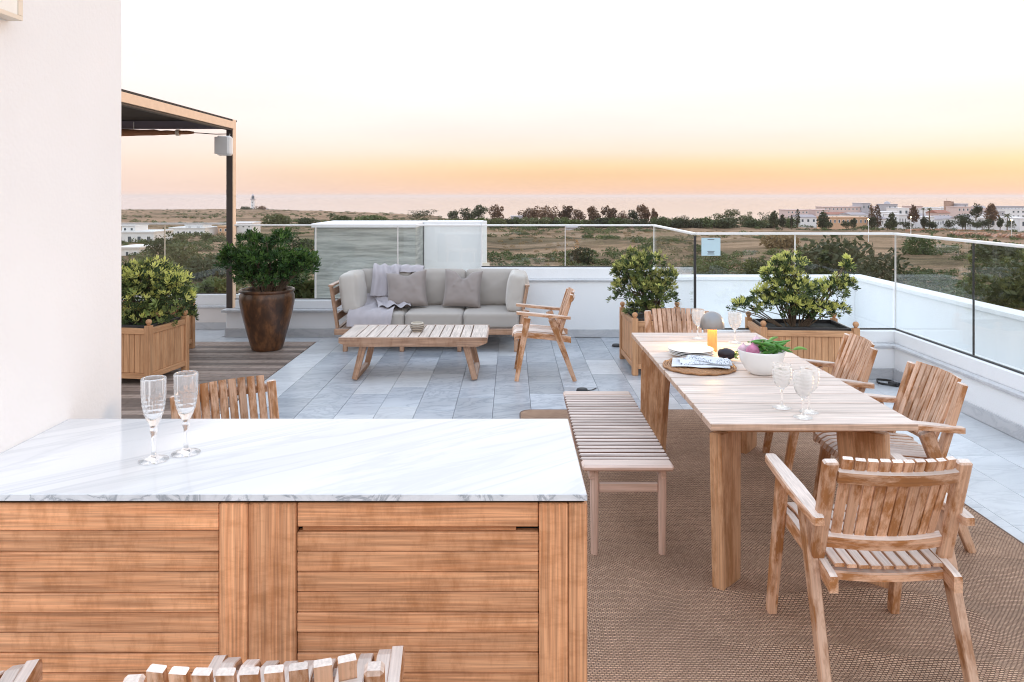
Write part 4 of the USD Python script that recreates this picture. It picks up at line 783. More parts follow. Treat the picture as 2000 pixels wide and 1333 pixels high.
# ---------------------------------------------------------------- planters, shrubs, pot
def planter(label, corner, w_, d_, rz, h=.505):
    """corner: its near left corner post; w_ along local x, d_ along local y"""
    t = thing('teak_planter', label, 'planter', corner, rz); TP = M['teak_planter']; p = .055
    for x in (0, w_ - p):
        for y in (0, d_ - p):
            po = MB().span((x, y, 0), (x + p, y + p, h + .028), .004).build('post', TP, t)
            MB().lathe([(.0, h + .028), (.014, h + .0285), (.013, h + .036), (.022, h + .046), (.0265, h + .06), (.022, h + .075), (.011, h + .083), (0, h + .085)], (x + p / 2, y + p / 2, 0), 16).build('finial', TP, t, True)
    def side(o, dx, dy, L):
        o = V3(*o); dv = V3(dx, dy, 0); nv = V3(-dy, dx, 0)
        def seg(a, b, z0, z1, q0, q1, nm): 
            c = [o + dv * a + nv * q0, o + dv * b + nv * q1]; lo, hi = np.minimum(*c), np.maximum(*c); MB().span((lo[0], lo[1], z0), (hi[0], hi[1], z1), .003).build(nm, TP, t)
        seg(p, L - p, h - .05, h, .008, .048, 'top_rail'); seg(p, L - p, .06, .11, .008, .048, 'bottom_rail')
        n = max(4, int(round((L - 2 * p) / .052))); s = (L - 2 * p) / n
        for k in range(n): seg(p + s * k + .0012, p + s * (k + 1) - .0012, .111, h - .051, .018, .036, 'slat')
    side((0, 0, 0), 1, 0, w_); side((w_, 0, 0), 0, 1, d_); side((w_, d_, 0), -1, 0, w_); side((0, d_, 0), 0, -1, d_)
    MB().span((.05, .05, .07), (w_ - .05, d_ - .05, h - .03), .004).span((.055, .055, h - .03), (w_ - .055, .075, h + .02), .002).span((.055, d_ - .075, h - .03), (w_ - .055, d_ - .055, h + .02), .002).span((.055, .076, h - .03), (.075, d_ - .076, h + .02), .002).span((w_ - .075, .076, h - .03), (w_ - .055, d_ - .076, h + .02), .002).build('liner', M['black'], t)
    MB().span((.08, .08, h - .0295), (w_ - .08, d_ - .08, h - .012), .004).build('soil', M['soil'], t)
    return t
planter('teak planter at the left edge beside the white wall, its slatted side in view', (-3.98, 6.66, .0), .80, .60, -9)
planter('teak planter furthest left at the back, mostly hidden behind the shrub', (-4.335, 7.66, .0), .80, .60, -3)
planter('tall-looking teak planter left of the dining table\'s far end', (1.125, 6.93, .0), .62, .76, 1)
planter('wide teak planter with finials behind the right side of the dining table', (2.17, 6.47, .0), .84, .58, -4)
def sprig(m, c, d, size, n, rr, spread=1.0, asp=.36):
    """a rosette of n leaves at c around direction d"""
    d = d / np.linalg.norm(d); a = np.cross(d, (.3, .5, .8)); a /= np.linalg.norm(a); b = np.cross(d, a); vs, fs, k = [], [], 0
    for i in range(n):
        th = i * 2.4 + rr.uniform(-.3, .3); el = spread * (.35 + .95 * (i / n)) + rr.normal(0, .12); L = size * rr.uniform(.75, 1.15)
        rd = a * math.cos(th) + b * math.sin(th); ax = d * math.cos(el) + rd * math.sin(el); sd = np.cross(ax, rd); sd = np.cross(d, rd) if np.linalg.norm(sd) < .2 else sd; sd /= np.linalg.norm(sd); up = np.cross(sd, ax)
        w_ = L * asp / 2; o = c - d * size * .25 * (i / n)
        vs += [o, o + ax * L * .55 + sd * w_ + up * w_ * .35, o + ax * L * .6 - up * 0, o + ax * L * .55 - sd * w_ + up * w_ * .35, o + ax * L - up * L * .1, o + ax * L * .86 + sd * w_ * .62 + up * w_ * .1, o + ax * L * .86 - sd * w_ * .62 + up * w_ * .1]
        fs += [(k, k + 1, k + 2), (k, k + 2, k + 3), (k + 2, k + 1, k + 5), (k + 2, k + 5, k + 4), (k + 2, k + 4, k + 6), (k + 2, k + 6, k + 3)]; k += 7
    m.add(np.array(vs), np.array(fs))
def shrub(name, label, base, lobes, count, size, nl, mats, seed, inner=.4, asp=.33):
    """lobes: (centre offset, radii); sprigs crowd the outside of the lobes"""
    rr = np.random.default_rng(seed); t = thing(name, label, 'shrub', base); base = np.zeros(3); tips = []
    lob = [(V3(*c), V3(*r)) for c, r in lobes]; wt = np.array([r.prod() ** (2 / 3) for _, r in lob]); wt /= wt.sum()
    zmax = max(c[2] + r[2] for c, r in lob)
    rest = {}
    for i in range(count):
        c, r = lob[rr.choice(len(lob), p=wt)]; d = rr.normal(size=3); d /= np.linalg.norm(d)
        if d[2] < -.35: d[2] *= -.6
        q = 1 - inner * rr.random() ** 1.6; p = c + d * r * q * (1 + rr.normal(0, .06)); dd = d / r * r.mean() + V3(0, 0, .55); tips.append((p, c))
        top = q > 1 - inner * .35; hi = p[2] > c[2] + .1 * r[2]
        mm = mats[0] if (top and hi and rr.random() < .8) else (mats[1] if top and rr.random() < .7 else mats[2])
        near = len(tips) <= 295
        m = MB() if near else rest.setdefault(mm, MB()); sprig(m, p, dd, size * rr.uniform(.7, 1.25), nl, rr, asp=asp)
        if near: m.build('leaf_sprig', M[mm], t)
    for mm, m in rest.items(): tag(m.build('inner_leaves', M[mm], t), kind='stuff')
    m = MB()
    for p, c in tips[::14]:
        mid = c * .5 + p * .2 + rr.normal(0, .02, 3); m.tube([V3(c[0] * .2, c[1] * .2, -.03), mid, p], [.007, .0045, .002], 5, False)
    m.build('branches', M['bark'], t)
    return t
MT = ('leaf_young', 'leaf_mid', 'leaf_dark')
def px_lobes(base, Y, lst):
    out = []
    for x, y, rx, ry in lst:
        q = P(x, y, Y); s = Y / F; out.append((q - base, (rx * s, min(rx * s * .9, .34), ry * s)))
    return out
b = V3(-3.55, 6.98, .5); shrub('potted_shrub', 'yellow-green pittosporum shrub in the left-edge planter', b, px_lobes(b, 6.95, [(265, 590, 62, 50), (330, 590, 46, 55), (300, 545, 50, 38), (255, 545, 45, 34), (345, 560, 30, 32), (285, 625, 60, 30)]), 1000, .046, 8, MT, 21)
b = V3(-3.74, 7.92, .5); shrub('potted_shrub', 'darker shrub in the back left planter, peeping out behind the yellow-green one', b, px_lobes(b, 7.9, [(345, 590, 38, 45), (362, 620, 22, 25), (310, 560, 45, 40), (320, 530, 20, 16)]), 420, .045, 8, ('leaf_mid', 'leaf_mid', 'leaf_dark'), 22)
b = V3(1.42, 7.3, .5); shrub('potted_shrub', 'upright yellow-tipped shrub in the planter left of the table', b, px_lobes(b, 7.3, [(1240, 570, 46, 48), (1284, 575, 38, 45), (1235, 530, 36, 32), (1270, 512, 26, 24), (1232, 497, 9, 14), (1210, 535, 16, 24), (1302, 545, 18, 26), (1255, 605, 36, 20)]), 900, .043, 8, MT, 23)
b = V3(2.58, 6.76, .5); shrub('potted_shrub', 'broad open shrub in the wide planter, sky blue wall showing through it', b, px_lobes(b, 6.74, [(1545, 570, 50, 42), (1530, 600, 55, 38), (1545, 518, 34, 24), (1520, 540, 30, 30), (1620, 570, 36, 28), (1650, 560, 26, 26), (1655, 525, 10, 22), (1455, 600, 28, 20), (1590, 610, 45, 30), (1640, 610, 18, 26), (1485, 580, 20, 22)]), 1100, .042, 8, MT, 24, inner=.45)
t = thing('glazed_pot', 'tall glazed brown urn standing on the wooden deck', 'pot', (-2.685, 8.14, .001))
MB().lathe([(0, 0), (.155, 0), (.163, .008), (.19, .10), (.225, .23), (.262, .38), (.288, .50), (.293, .56), (.286, .60), (.276, .622), (.279, .630), (.291, .636), (.296, .648), (.291, .66), (.272, .662), (.262, .65), (.26, .60), (0, .59)], n=56, rfun=lambda z, a: 1 + .006 * np.sin(z * 150) * (z > .25) * (z < .61)).build('body', M['pot'], t, True)
b = V3(-2.685, 8.14, .6); shrub('pot_shrub', 'dark glossy green shrub growing in the brown urn', b, px_lobes(b, 8.14, [(525, 515, 62, 48), (470, 520, 42, 40), (580, 522, 40, 40), (490, 470, 28, 20), (552, 468, 24, 20), (525, 545, 68, 26), (445, 500, 16, 20), (600, 515, 20, 24)]), 1150, .052, 8, ('leaf_pot_young', 'leaf_pot', 'leaf_pot'), 25, inner=.5, asp=.34)
# ---------------------------------------------------------------- small black things on the floor
def puck(label, x, y):
    q = P(x, y, F * H / (y - 383)); t = thing('floor_light', label, 'light fitting', (q[0], q[1], .001))
    MB().lathe([(0, 0), (.05, 0), (.052, .006), (.045, .022), (.03, .028), (0, .028)], n=24).build('housing', M['black'], t, True); MB().tube([(.04, 0, .006), (.09, .03, .005), (.13, .09, .005)], .004, 6).build('lead', M['cable'], t, True)
puck('small black floor light behind the far end of the bench', 1137, 765); puck('small black floor light on the tiles left of the planter by the table', 1204, 677)
t = thing('coiled_cable', 'coiled black cable on the floor in the right corner', 'cable', (3.33, 6.62, .006))
MB().tube([(.07 * math.cos(a) + .01 * math.sin(3 * a), .10 * math.sin(a), .004 + .006 * (a / 6)) for a in np.linspace(0, 19, 90)], .0045, 6).build('loops', M['cable'], t, True); MB().box((.05, -.06, .012), (.06, .09, .03), rot((0, 0, 1), 30), .005).build('adapter', M['black'], t)

# ---------------------------------------------------------------- evening haze
hz = MB().box((0, 0, -3.5), (190000., 190000., 45.), None, .001).build('haze', usdkit.material(stage, '/World/Looks/haze_look', {'v': ('principled_volume', {'color': (.96, .85, .80), 'density': .00010, 'anisotropy': .2})}, [], volume='v.volume'))
tag(hz, kind='stuff')

# ---------------------------------------------------------------- plants of the land
def cards(m, lobes, n, s, rr, flat=.0):
    vs, fs = [], []; lob = [(V3(*c), V3(*r)) for c, r in lobes]; wt = np.array([r.prod() ** (2 / 3) for _, r in lob]); wt /= wt.sum(); ch = rr.choice(len(lob), n, p=wt)
    C = np.array([c for c, _ in lob])[ch]; R = np.array([r for _, r in lob])[ch]; d = rr.normal(size=(n, 3)); d /= np.linalg.norm(d, axis=1, keepdims=True)
    p = C + d * R * (1 - .5 * rr.random((n, 1)) ** 1.8); a = rr.normal(size=(n, 3)); a /= np.linalg.norm(a, axis=1, keepdims=True); b = np.cross(a, rr.normal(size=(n, 3))); b /= np.linalg.norm(b, axis=1, keepdims=True)
    k = s * rr.uniform(.6, 1.3, (n, 1)); v = np.stack([p - a * k, p + b * k * .5, p + a * k, p - b * k * .5], 1).reshape(-1, 3); i = np.arange(n)[:, None] * 4
    m.add(v, np.concatenate([i + [[0, 1, 2]], i + [[0, 2, 3]]]))
def tree(name, label, x, yt, yb, wpx, kind='bushy', mm='tree_olive', Y=None, seed=0, cat='tree', group=None):
    g = ground_at(x, yb) if Y is None else V3((x - 1000) / F * Y, Y, H - (yb - 383) / F * Y)
    s = g[1] / F; h = (yb - yt) * s; w_ = wpx * s; rr = np.random.default_rng(seed + int(x)); t = thing(name, label, cat, g, 0, group); m = MB(); hh = h
    if kind == 'cypress':
        lob = [((0, 0, h * q), (w_ / 2 * k, w_ / 2 * k, h * .16)) for q, k in ((.15, .8), (.3, 1.), (.45, .95), (.6, .8), (.75, .6), (.87, .4))]; cards(m, lob, 420, max(w_ * .12, .16), rr)
    elif kind == 'palm':
        for i in range(16):
            a = i * 2.4; L = w_ * .55; el = .9 - 1.3 * (i / 16); d = V3(math.cos(a) * math.cos(el), math.sin(a) * math.cos(el), math.sin(el)); c = V3(0, 0, h - w_ * .3); sd = np.cross(d, (0, 0, 1.)); sd /= np.linalg.norm(sd)
            pts = [c + d * L * q - V3(0, 0, 1) * L * .45 * q * q for q in (0, .4, .75, 1)]; v = []
            for q, p in enumerate(pts): k = L * (.05, .16, .13, .02)[q]; v += [p - sd * k - (0, 0, k * .5), p, p + sd * k - (0, 0, k * .5)]
            f = []
            for q in range(3):
                for e in (0, 1): A = q * 3 + e; f += [(A, A + 1, A + 4), (A, A + 4, A + 3)]
            m.add(v, f)
    elif kind == 'mound':
        lob = [((rr.uniform(-.3, .3) * w_, rr.uniform(-.25, .25) * w_, h * .4), (w_ * rr.uniform(.2, .34), w_ * rr.uniform(.2, .34), h * rr.uniform(.4, .6))) for _ in range(6)]; cards(m, lob, 900, max(.05 * w_, .13), rr)
    else:
        n = 5 + int(w_ / h * 3); lob = [((rr.uniform(-.36, .36) * w_, rr.uniform(-.3, .3) * w_, h * rr.uniform(.35, .8)), (w_ * rr.uniform(.16, .28), w_ * rr.uniform(.16, .28), h * rr.uniform(.14, .24))) for _ in range(n)] + [((0, 0, h * .35), (w_ * .36, w_ * .36, h * .28)), ((rr.uniform(-.1, .1) * w_, 0, h * .8), (w_ * .16, w_ * .16, h * .2))]
        cards(m, lob, 900, max(h * .055, .16), rr)
    m.build('crown', M[mm], t)
    if kind != 'mound': MB().tube([(0, 0, -.6), (.03 * w_, 0, h * .4), (0, 0, h * (.7 if kind != 'palm' else .92) - .1)], [h * .035, h * .028, h * .015], 6).build('trunk', M['bark'], t)
    return t
row = [(828, 408, 432, 44, 'tree_dark'), (888, 410, 438, 22, 'tree_dark'), (910, 406, 438, 28, 'tree_dark'), (934, 400, 438, 26, 'tree_dark'), (972, 399, 438, 26, 'tree_brown'), (1000, 424, 440, 36, 'tree_dark'), (1030, 406, 440, 28, 'tree_brown'), (1048, 402, 440, 30, 'tree_brown'), (1070, 401, 440, 34, 'tree_brown'), (1104, 400, 441, 20, 'tree_brown'), (1128, 408, 441, 32, 'tree_brown'),
       (1160, 402, 441, 22, 'tree_brown'), (1188, 402, 441, 26, 'tree_brown'), (1215, 411, 441, 26, 'tree_brown'), (1236, 410, 441, 22, 'tree_dark'), (1258, 399, 441, 22, 'tree_brown'), (1276, 406, 441, 14, 'tree_brown'), (1335, 421, 446, 40, 'tree_dark'), (1418, 408, 441, 38, 'tree_olive'), (1462, 413, 441, 28, 'tree_olive'), (1504, 414, 440, 34, 'tree_dark')]
nth = ['first', 'second', 'third', 'fourth', 'fifth', 'sixth', 'seventh', 'eighth', 'ninth', 'tenth', 'eleventh', 'twelfth', 'thirteenth', 'fourteenth', 'fifteenth', 'sixteenth', 'seventeenth', 'eighteenth', 'nineteenth', 'twentieth', 'twenty-first']
for k, (x, yt, yb, w_, mm) in enumerate(row): tree('coastal_tree', f'{nth[k]} tree from the left in the row against the sea, {dict(tree_dark="dark", tree_brown="brownish and open", tree_olive="olive green")[mm]}', x, yt, yb, w_ * 1.25, 'bushy', mm, seed=k, group='trees in the row against the sea')
low = [(540, 417, 441, 60, 'tree_olive', 'round olive bush right of the lighthouse'), (605, 424, 440, 44, 'tree_dark', 'low dark bush left of the short palm'), (668, 421, 440, 50, 'scrub_green', 'flat green bush right of the short palm'), (725, 421, 436, 60, 'scrub_green', 'flat green hedge-like bush above the concrete block'), (1140, 480, 518, 62, 'tree_dark', 'dense round dark green bush alone in the dry field'),
       (1092, 424, 444, 50, 'tree_olive', 'round green bush in front of the brown coastal trees'), (1180, 426, 445, 52, 'scrub_green', 'wide green bush in the middle of the coastal trees'), (1288, 422, 447, 40, 'scrub_green', 'green bush above the side-on glass pane'), (1520, 456, 484, 80, 'scrub_straw', 'straw green bush on the dry slope left of the dark thicket'), (1390, 505, 545, 70, 'scrub_green', 'green bush low behind the corner glass'), (1470, 500, 548, 80, 'tree_olive', 'olive bush behind the top of the wide planter\'s shrub'),
       (1640, 455, 560, 170, 'tree_dark', 'big dark thicket behind the broad shrub'), (1590, 470, 550, 110, 'tree_olive', 'olive thicket left of the big dark one'), (1725, 480, 580, 110, 'tree_dark', 'dark thicket seen through the right corner pane'), (1800, 458, 498, 70, 'scrub_green', 'grey-green bush in the middle of the right glass'), (1930, 470, 510, 110, 'tree_olive', 'olive bush at the right end of the glass'), (1985, 565, 625, 80, 'tree_dark', 'green bush low at the right edge behind the glass'), (1960, 500, 610, 130, 'tree_olive', 'large grey-green thicket behind the right pane'),
       (310, 450, 520, 70, 'tree_dark', 'dark tree clump in front of the left white villa'), (355, 470, 525, 80, 'tree_olive', 'olive clump right of the left glass joint'), (300, 490, 545, 90, 'tree_olive', 'wide olive scrub above the yellow-green shrub'), (400, 495, 548, 100, 'tree_dark', 'dark scrub left of the pergola post'), (350, 455, 474, 30, 'tree_olive', 'small olive tree in front of the flat-roofed villa'), (408, 455, 470, 24, 'scrub_green', 'small bright bush right of the flat-roofed villa'), (420, 548, 578, 60, 'scrub_green', 'yellow-green flowerbed bush left of the pergola post'), (590, 548, 592, 50, 'scrub_green', 'yellowish bush right of the brown urn'), (590, 455, 530, 60, 'tree_dark', 'dark bush behind the urn\'s shrub')]
for k, (x, yt, yb, w_, mm, lb) in enumerate(low): tree('wild_bush', lb, x, yt, yb, w_, 'mound', mm, seed=50 + k, cat='bush', Y=(14. if yb in (578, 592) else None))
tree('palm_tree', 'short shaggy palm between two low bushes left of centre', 648, 413, 440, 22, 'palm', 'tree_olive')
for x, yt, yb, w_, lb, mm in ((1512, 412, 438, 18, 'dark pointed tree left of the town', 'tree_dark'), (1528, 420, 438, 14, 'small pointed tree left of the first house', 'tree_dark'), (1546, 420, 438, 7, 'thin cypress before the first house', 'tree_dark'), (1558, 409, 437, 10, 'tall cypress before the first house', 'tree_dark'), (1608, 413, 441, 22, 'pyramid-shaped dark conifer left of the ochre hall', 'tree_dark'),
        (1702, 400, 440, 14, 'left one of two brown conifers beside the star-shaped lamp', 'tree_brown'), (1713, 401, 440, 17, 'right one of two brown conifers beside the star-shaped lamp', 'tree_brown'), (1742, 416, 443, 20, 'dark cypress between the town\'s dome and a lamp', 'tree_dark'), (1785, 401, 428, 20, 'round-topped brown tree left of the castle tower', 'tree_brown'), (1936, 398, 428, 24, 'brown conifer right of the castle tower', 'tree_brown')):
    tree('conifer', lb, x, yt, yb + 5, w_ * 1.1, 'cypress', mm, Y=(216. if yb > 430 else 224.))
for x, yt, yb, w_, lb in ((1885, 418, 443, 44, 'broad dark tree in front of the castle tower'), (1918, 428, 445, 34, 'low dark tree right of the broad one below the castle'), (1906, 397, 425, 26, 'spiky tree right of the castle tower'), (1820, 432, 444, 30, 'low dark tree before the white terrace houses')): tree('town_tree', lb, x, yt, yb + 3, w_, 'bushy', 'tree_dark', Y=214.)
for x, yt, yb, w_, lb in ((1803, 405, 424, 9, 'left one of two small palms over the white houses'), (1815, 404, 424, 12, 'right one of two small palms over the white houses'), (1967, 415, 447, 18, 'tall palm beside the lamp at the right edge')): tree('palm_tree', lb, x, yt, 446, w_, 'palm', 'tree_olive', Y=218.)
# low scrub and dry tufts scattered over the field: nobody could count them
def scatter():
    rr = np.random.default_rng(11); m = MB(); cards(m, [((0, 0, .28), (.5, .5, .32)), ((.3, .1, .2), (.3, .3, .22)), ((-.25, .2, .22), (.3, .3, .26))], 110, .09, rr)
    for nm, mm, n, sd in (('field_scrub', 'scrub_green', 3600, 1), ('dry_tufts', 'scrub_straw', 1800, 2)):
        pi = UsdGeom.PointInstancer.Define(stage, f'/World/{nm}'); tag(pi, kind='stuff'); mesh = m.build('tuft', M[mm], pi); pi.CreatePrototypesRel().AddTarget(mesh.GetPath())
        r2 = np.random.default_rng(sd); pos, sc = [], []
        while len(pos) < n:
            Y = 56 * (690 / 56) ** r2.random(); X = (r2.uniform(160, 2120) - 1000) / F * Y; px = 1000 + F * X / Y
            thick = (px < 640 and Y < 175) or (px > 1500 and Y < 150) or Y > 225
            if meshkit.fbm(np.array([X / 26, Y / 26, sd * 3.]), 3, sd) < (.40 if thick and sd == 1 else (.50 if sd == 1 else .45)): continue
            if zt(X, Y) < -15: continue
            pos.append((X, Y, float(zt(X, Y)) - .1)); q = r2.uniform(.5, 1.9) * (1.25 if sd == 1 else .6); sc.append((q * r2.uniform(.8, 1.6), q, q * r2.uniform(.5, .9)))
        pi.CreatePositionsAttr(Vt.Vec3fArray.FromNumpy(np.array(pos, np.float32))); pi.CreateScalesAttr(Vt.Vec3fArray.FromNumpy(np.array(sc, np.float32))); pi.CreateProtoIndicesAttr(Vt.IntArray([0] * n))
        ang = r2.uniform(0, np.pi, n); pi.CreateOrientationsAttr(Vt.QuathArray([Gf.Quath(float(np.cos(a)), 0, 0, float(np.sin(a))) for a in ang]))
scatter()
# ---------------------------------------------------------------- far buildings
def house(name, label, x0, x1, yt, yb, Y, wallm='house_white', roof='flat', roofm='roof_grey', floors=2, cols=4, depth=9., dome=False, cat='house', sink=2.5):
    s = Y / F; c = P((x0 + x1) / 2, yb, Y); w_ = (x1 - x0) * s; h = (yb - yt) * s; t = thing(name, label, cat, c)
    hw = h * (.72 if roof == 'gable' else 1.0)
    MB().span((-w_ / 2, 0, -sink), (w_ / 2, depth, hw), .02).build('wall', M[wallm], t)
    if roof == 'gable':
        v = np.array([(-w_ / 2 - .3, -.3, hw), (w_ / 2 + .3, -.3, hw), (w_ / 2 + .3, depth + .3, hw), (-w_ / 2 - .3, depth + .3, hw), (-w_ / 2 - .3, depth / 2, h), (w_ / 2 + .3, depth / 2, h)]); f = [(0, 1, 5), (0, 5, 4), (2, 3, 4), (2, 4, 5), (0, 4, 3), (1, 2, 5), (0, 3, 2), (0, 2, 1)]
        MB().add(v, f).build('roof', M[roofm], t)
    else:
        MB().span((-w_ / 2 - .15, -.15, hw), (w_ / 2 + .15, depth + .15, hw + .25), .02).build('roof_edge', M[wallm], t)
    if dome: MB().lathe([(w_ * .3, hw + .25), (w_ * .28, hw + .25 + w_ * .12), (w_ * .18, hw + .25 + w_ * .22), (0, hw + .25 + w_ * .27)], (0, depth / 2, 0), 20).build('dome', M['house_grey'], t, True)
    fh = hw / floors; cw = w_ / cols
    for i in range(floors):
        for j in range(cols):
            cx, cz = -w_ / 2 + cw * (j + .5), fh * (i + .52); ww, wh = min(cw * .42, 1.5), min(fh * .46, 1.5)
            o = MB().span((cx - ww / 2, -.05, cz - wh / 2), (cx + ww / 2, -.002, cz + wh / 2), .005).build('window', M['white_metal'], t)
            pth = str(o.GetPath()); MB().span((cx - ww / 2 + .07, -.062, cz - wh / 2 + .07), (cx + ww / 2 - .07, -.051, cz + wh / 2 - .07), .003).build('pane', M['window_glass'], o)
    return t
HS = [('villa', 'long white flat-roofed block left of the town, behind the tall cypress', 1537, 1579, 411, 437, 300., 'house_pink', 'flat', 3, 6), ('cottage', 'low white house with flat roof right of the tall cypress', 1562, 1595, 420, 438, 262., 'house_white', 'gable', 1, 3),
      ('hotel', 'wide pale pink hotel block with stepped roof in the middle of the town', 1609, 1700, 405, 436, 330., 'house_pink', 'flat', 4, 12), ('apartment_block', 'pinkish block at the left end of the wide hotel', 1594, 1622, 411, 437, 300., 'house_pink', 'flat', 3, 4), ('roof_house', 'small rooftop house on the right end of the wide hotel', 1683, 1700, 398, 412, 329., 'house_grey', 'flat', 1, 2),
      ('town_hall', 'long ochre hall with a row of tall windows left of the star-shaped lamp', 1618, 1694, 426, 440, 236., 'house_ochre', 'flat', 1, 9), ('gabled_house', 'low gabled house above the right half of the ochre hall', 1663, 1695, 416, 430, 250., 'house_white', 'gable', 1, 3), ('row_house', 'white house with red roof above the left half of the ochre hall', 1622, 1662, 415, 430, 262., 'house_white', 'gable', 1, 5),
      ('domed_church', 'pale church with a grey dome right of the brown conifers', 1733, 1753, 400, 436, 320., 'house_grey', 'flat', 3, 2), ('white_house', 'white house below the dome with dark openings', 1722, 1752, 415, 440, 270., 'house_white', 'flat', 2, 3), ('white_house', 'pale blue-white house right of the domed church', 1753, 1776, 408, 436, 300., 'house_white', 'flat', 2, 2), ('white_house', 'low white house with a porch left of the second lamp', 1752, 1775, 424, 441, 250., 'house_grey', 'gable', 1, 3),
      ('white_house', 'white house with brown gable right of the second lamp', 1786, 1815, 418, 440, 280., 'house_white', 'gable', 2, 4), ('white_house', 'long low white terrace house under the castle tower', 1800, 1848, 425, 442, 255., 'house_white', 'flat', 2, 6), ('white_house', 'white hipped house in front of the castle tower', 1838, 1868, 422, 442, 250., 'house_white', 'gable', 1, 4), ('white_house', 'pale blue house left of the castle tower', 1812, 1830, 410, 425, 330., 'house_white', 'flat', 1, 3),
      ('inn', 'house with terracotta roof at the foot of the castle tower', 1832, 1856, 411, 430, 310., 'house_pink', 'gable', 1, 3), ('ruined_house', 'cream building right of the castle tower', 1870, 1902, 405, 426, 340., 'house_pink', 'flat', 2, 4), ('roof_house', 'grey rooftop house on the cream building right of the castle tower', 1880, 1891, 399, 407, 345., 'house_grey', 'flat', 1, 1), ('white_house', 'bright white house with one barred window near the right edge', 1932, 1962, 427, 446, 225., 'house_white', 'flat', 1, 2),
      ('apartment_block', 'long pale block high at the right edge of the town', 1952, 2000, 404, 425, 380., 'house_grey', 'flat', 3, 7), ('white_house', 'white house at the very right edge', 1992, 2020, 428, 448, 225., 'house_white', 'flat', 1, 2), ('white_house', 'small white house between the brown conifer and the right palm', 1945, 1962, 414, 430, 300., 'house_grey', 'flat', 2, 2), ('apartment_block', 'pale block partly off the right edge with balconies', 1975, 2030, 410, 436, 320., 'house_white', 'flat', 3, 6)]
r5 = np.random.default_rng(55); order = nth + ['twenty-second', 'twenty-third', 'twenty-fourth']
x = 1604.
for k in range(22):
    w_ = r5.uniform(13, 26); yt = r5.uniform(400, 413) - (3 if 1640 < x < 1750 else 0)
    HS.append(('skyline_house', f'{order[k]} from the left of the pale houses along the town\'s skyline', x, x + w_, yt, 431, r5.uniform(345, 430), ['house_white', 'house_white', 'house_pink', 'house_grey'][r5.integers(4)], ['flat', 'flat', 'gable'][r5.integers(3)], 2, int(2 + w_ / 7))); x += w_ * r5.uniform(.72, 1.0)
x = 1716.
for k in range(14):
    w_ = r5.uniform(15, 26); yt = r5.uniform(418, 430)
    HS.append(('low_house', f'{order[k]} from the left of the low white houses in the town\'s front row', x, x + w_, yt, 444, r5.uniform(228, 262), 'house_white', ['flat', 'gable'][r5.integers(2)], 1, int(2 + w_ / 9))); x += w_ * r5.uniform(.9, 1.25)
for k in range(16):
    x = 1600 + 25 * k + r5.uniform(-9, 9); h_ = r5.uniform(12, 24); tree('town_tree', f'{order[k]} from the left of the dark round trees between the town\'s houses', x, 446 - h_, 447, r5.uniform(13, 28), 'bushy', 'tree_dark', Y=r5.uniform(204, 220), seed=300 + k)
for k in range(24):
    x = 880 + 29 * k + r5.uniform(-9, 9); tree('wild_bush', f'{(order)[k]} from the left of the low green bushes at the foot of the coastal trees', x, r5.uniform(423, 430), 445, r5.uniform(34, 62), 'mound', ['tree_olive', 'tree_dark', 'scrub_green'][k % 3], seed=400 + k, cat='bush')
for nm, lb, a, b, yt, yb, Y, wm, rf, fl_, co in HS: house(nm, lb, a, b, yt, yb, Y, wm, rf, 'roof_red' if nm in ('inn', 'row_house') else 'roof_grey', fl_, co, dome=nm == 'domed_church')
t = thing('castle_tower', 'twin stone castle towers with battlements above the town', 'tower', P(1858, 428, 350.)); s = 350 / F
for a, b, yt, yy in ((1849, 1858, 395, 0), (1861, 1868, 396, 2)):
    q = [(a - 1858) * s, (b - 1858) * s, (428 - yt) * s]; MB().span((q[0], yy, -3), (q[1], yy + 2.4, q[2]), .03).build('tower', M['stone'], t)
    for k in range(3): w_ = (q[1] - q[0]) / 5; MB().span((q[0] + 2 * k * w_, yy, q[2]), (q[0] + (2 * k + 1) * w_, yy + 2.4, q[2] + .5), .02).build('battlement', M['stone'], t)
MB().span((-.0, .6, -3), (.7, 2.2, 3.2), .03).build('wall', M['stone'], t); MB().tube([(-1.5, 1.2, 7.9), (-1.5, 1.2, 9.6)], .06, 6).build('mast', M['stone'], t)
t = thing('lighthouse', 'white lighthouse with gallery and lantern on the headland', 'lighthouse', P(494, 414, 690.)); s = 690 / F
hh = 36 * s
MB().lathe([(2.0, -2), (2.0, 0), (1.65, hh * .62), (1.6, hh * .66)], n=20).build('tower', M['house_white'], t, True)
MB().lathe([(1.6, hh * .66), (2.5, hh * .665), (2.5, hh * .70), (1.2, hh * .705)], n=20).build('gallery', M['house_grey'], t); MB().lathe([(1.2, hh * .70), (1.2, hh * .84), (1.25, hh * .845)], n=14).build('lantern', M['window_glass'], t); MB().lathe([(1.35, hh * .84), (.9, hh * .92), (0, hh * .97)], n=14).build('cap', M['house_grey'], t); MB().tube([(0, 0, hh * .96), (0, 0, hh * 1.06)], .1, 6).build('mast', M['house_grey'], t)
for k in range(3): MB().span((-.35, -2.05, hh * (.12 + .18 * k)), (.35, -1.6, hh * (.17 + .18 * k)), .02).build('window', M['window_glass'], t)
house('keeper_cottage', 'small grey cottage right of the lighthouse', 510, 521, 408, 415, 690., 'house_grey', 'flat', 'roof_grey', 1, 2, 5.)
tree('wild_bush', 'round dark bush left of the lighthouse', 480, 403, 416, 28, 'mound', 'tree_dark', Y=680., cat='bush', seed=91); tree('wild_bush', 'round brown bush right of the lighthouse', 509, 402, 416, 28, 'mound', 'tree_brown', Y=682., cat='bush', seed=92)
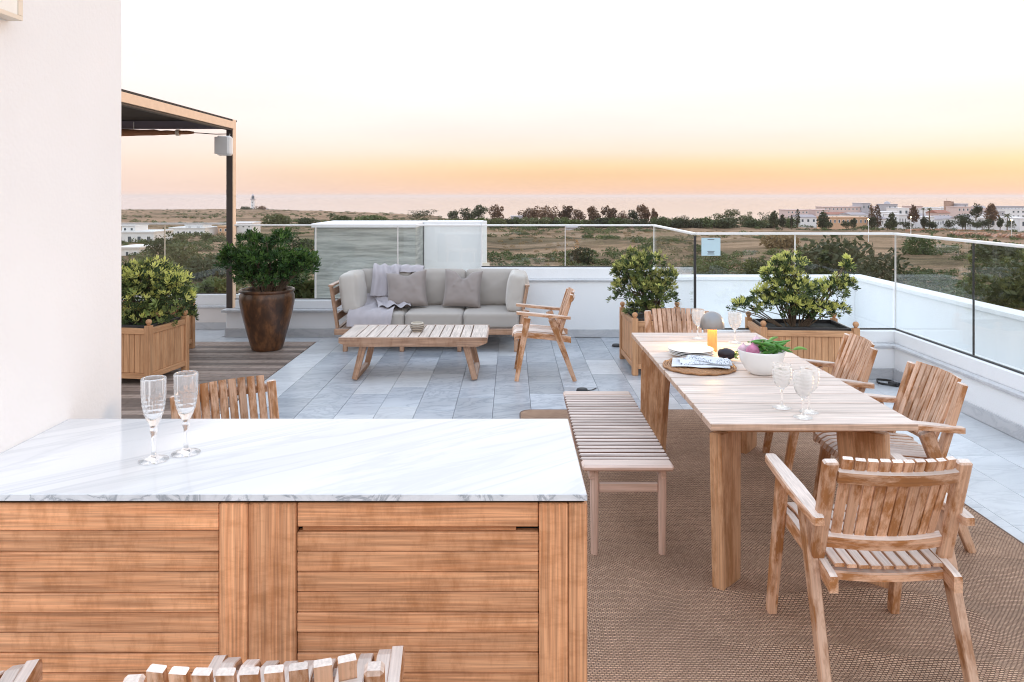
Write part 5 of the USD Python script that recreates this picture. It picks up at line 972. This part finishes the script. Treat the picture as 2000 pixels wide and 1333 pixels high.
house('villa', 'white villa at the left edge with a flat overhanging roof', 225, 300, 455, 482, 140., 'house_white', 'flat', 'roof_grey', 1, 4, 8.); house('roof_house', 'pale blue upper storey of the villa at the left edge', 238, 264, 442, 455, 141., 'house_white', 'flat', 'roof_grey', 1, 2, 5.); house('villa', 'cream villa with a barred window below the left-edge villa', 225, 272, 486, 508, 105., 'plaster_cream', 'flat', 'roof_grey', 1, 3, 6.)
house('villa', 'flat-roofed white villa with glass front left of the pergola post', 331, 400, 447, 466, 165., 'house_white', 'flat', 'roof_grey', 1, 6, 8.); house('roof_house', 'white upper block on the flat-roofed villa', 362, 396, 441, 448, 166., 'house_white', 'flat', 'roof_grey', 1, 2, 5.); house('shed', 'small ochre building just left of the pergola post', 426, 446, 444, 456, 170., 'house_ochre', 'flat', 'roof_grey', 1, 2, 5.); house('shed', 'long pale flat roof right of the pergola post', 448, 492, 437, 448, 175., 'house_white', 'flat', 'roof_grey', 1, 4, 6.)
house('shed', 'grey concrete shed by the joint of the field glass', 1108, 1132, 446, 459, 185., 'house_grey', 'flat', 'roof_grey', 1, 2, 5.); house('shed', 'tiny pale block among the coastal trees', 998, 1020, 424, 440, 222., 'house_grey', 'flat', 'roof_grey', 1, 1, 4.)
t = thing('field_wall', 'long low terracotta wall below the town right of the last houses', 'wall')
q0, q1 = ground_at(1770, 453), ground_at(1995, 453)
for k in range(18):
    a, b = q0 + (q1 - q0) * k / 18, q0 + (q1 - q0) * (k + 1) / 18; a[2], b[2] = zt(a[0], a[1]), zt(b[0], b[1]); MB().bar(a + (0, 0, .1), b + (0, 0, .1), .5, .9, side=(0, 1, 0), b=.02).build('wall_bay', M['terracotta'], t)
t = thing('boundary_wall', 'long orange stone boundary wall just above the rail at the right', 'wall')
a, b = ground_at(1858, 459), ground_at(2060, 474)
for k in range(60):
    p0 = a + (b - a) * k / 60; p1 = a + (b - a) * (k + .97) / 60
    for q in (p0, p1): q[2] = zt(q[0], q[1])
    MB().bar(p0 + (0, 0, .3), p1 + (0, 0, .3 + rng.uniform(-.1, .1)), .5, 1.3 + rng.uniform(-.15, .15), side=(0, 1, 0), b=.05).build('stone', M['terracotta' if k % 3 else 'stone'], t)
for x, y, yb, lb in ((1696, 429, 446, 'lit street lamp shining like a star beside the ochre hall'), (1779, 425, 452, 'lit street lamp on a tall pole left of the white houses'), (1976, 430, 446, 'lit street lamp beside the palm near the right edge')):
    Y = 150.; s = Y / F; t = thing('street_lamp', lb, 'street lamp', P(x, yb, Y)); h = (yb - y) * s
    MB().tube([(0, 0, -3), (0, 0, h - .2)], .06, 6).build('pole', M['white_metal'], t); MB().lathe([(0, -.16), (.12, -.1), (.16, 0), (.12, .1), (0, .16)], (0, 0, h), 10).build('lamp_head', M['street_bulb'], t, True)
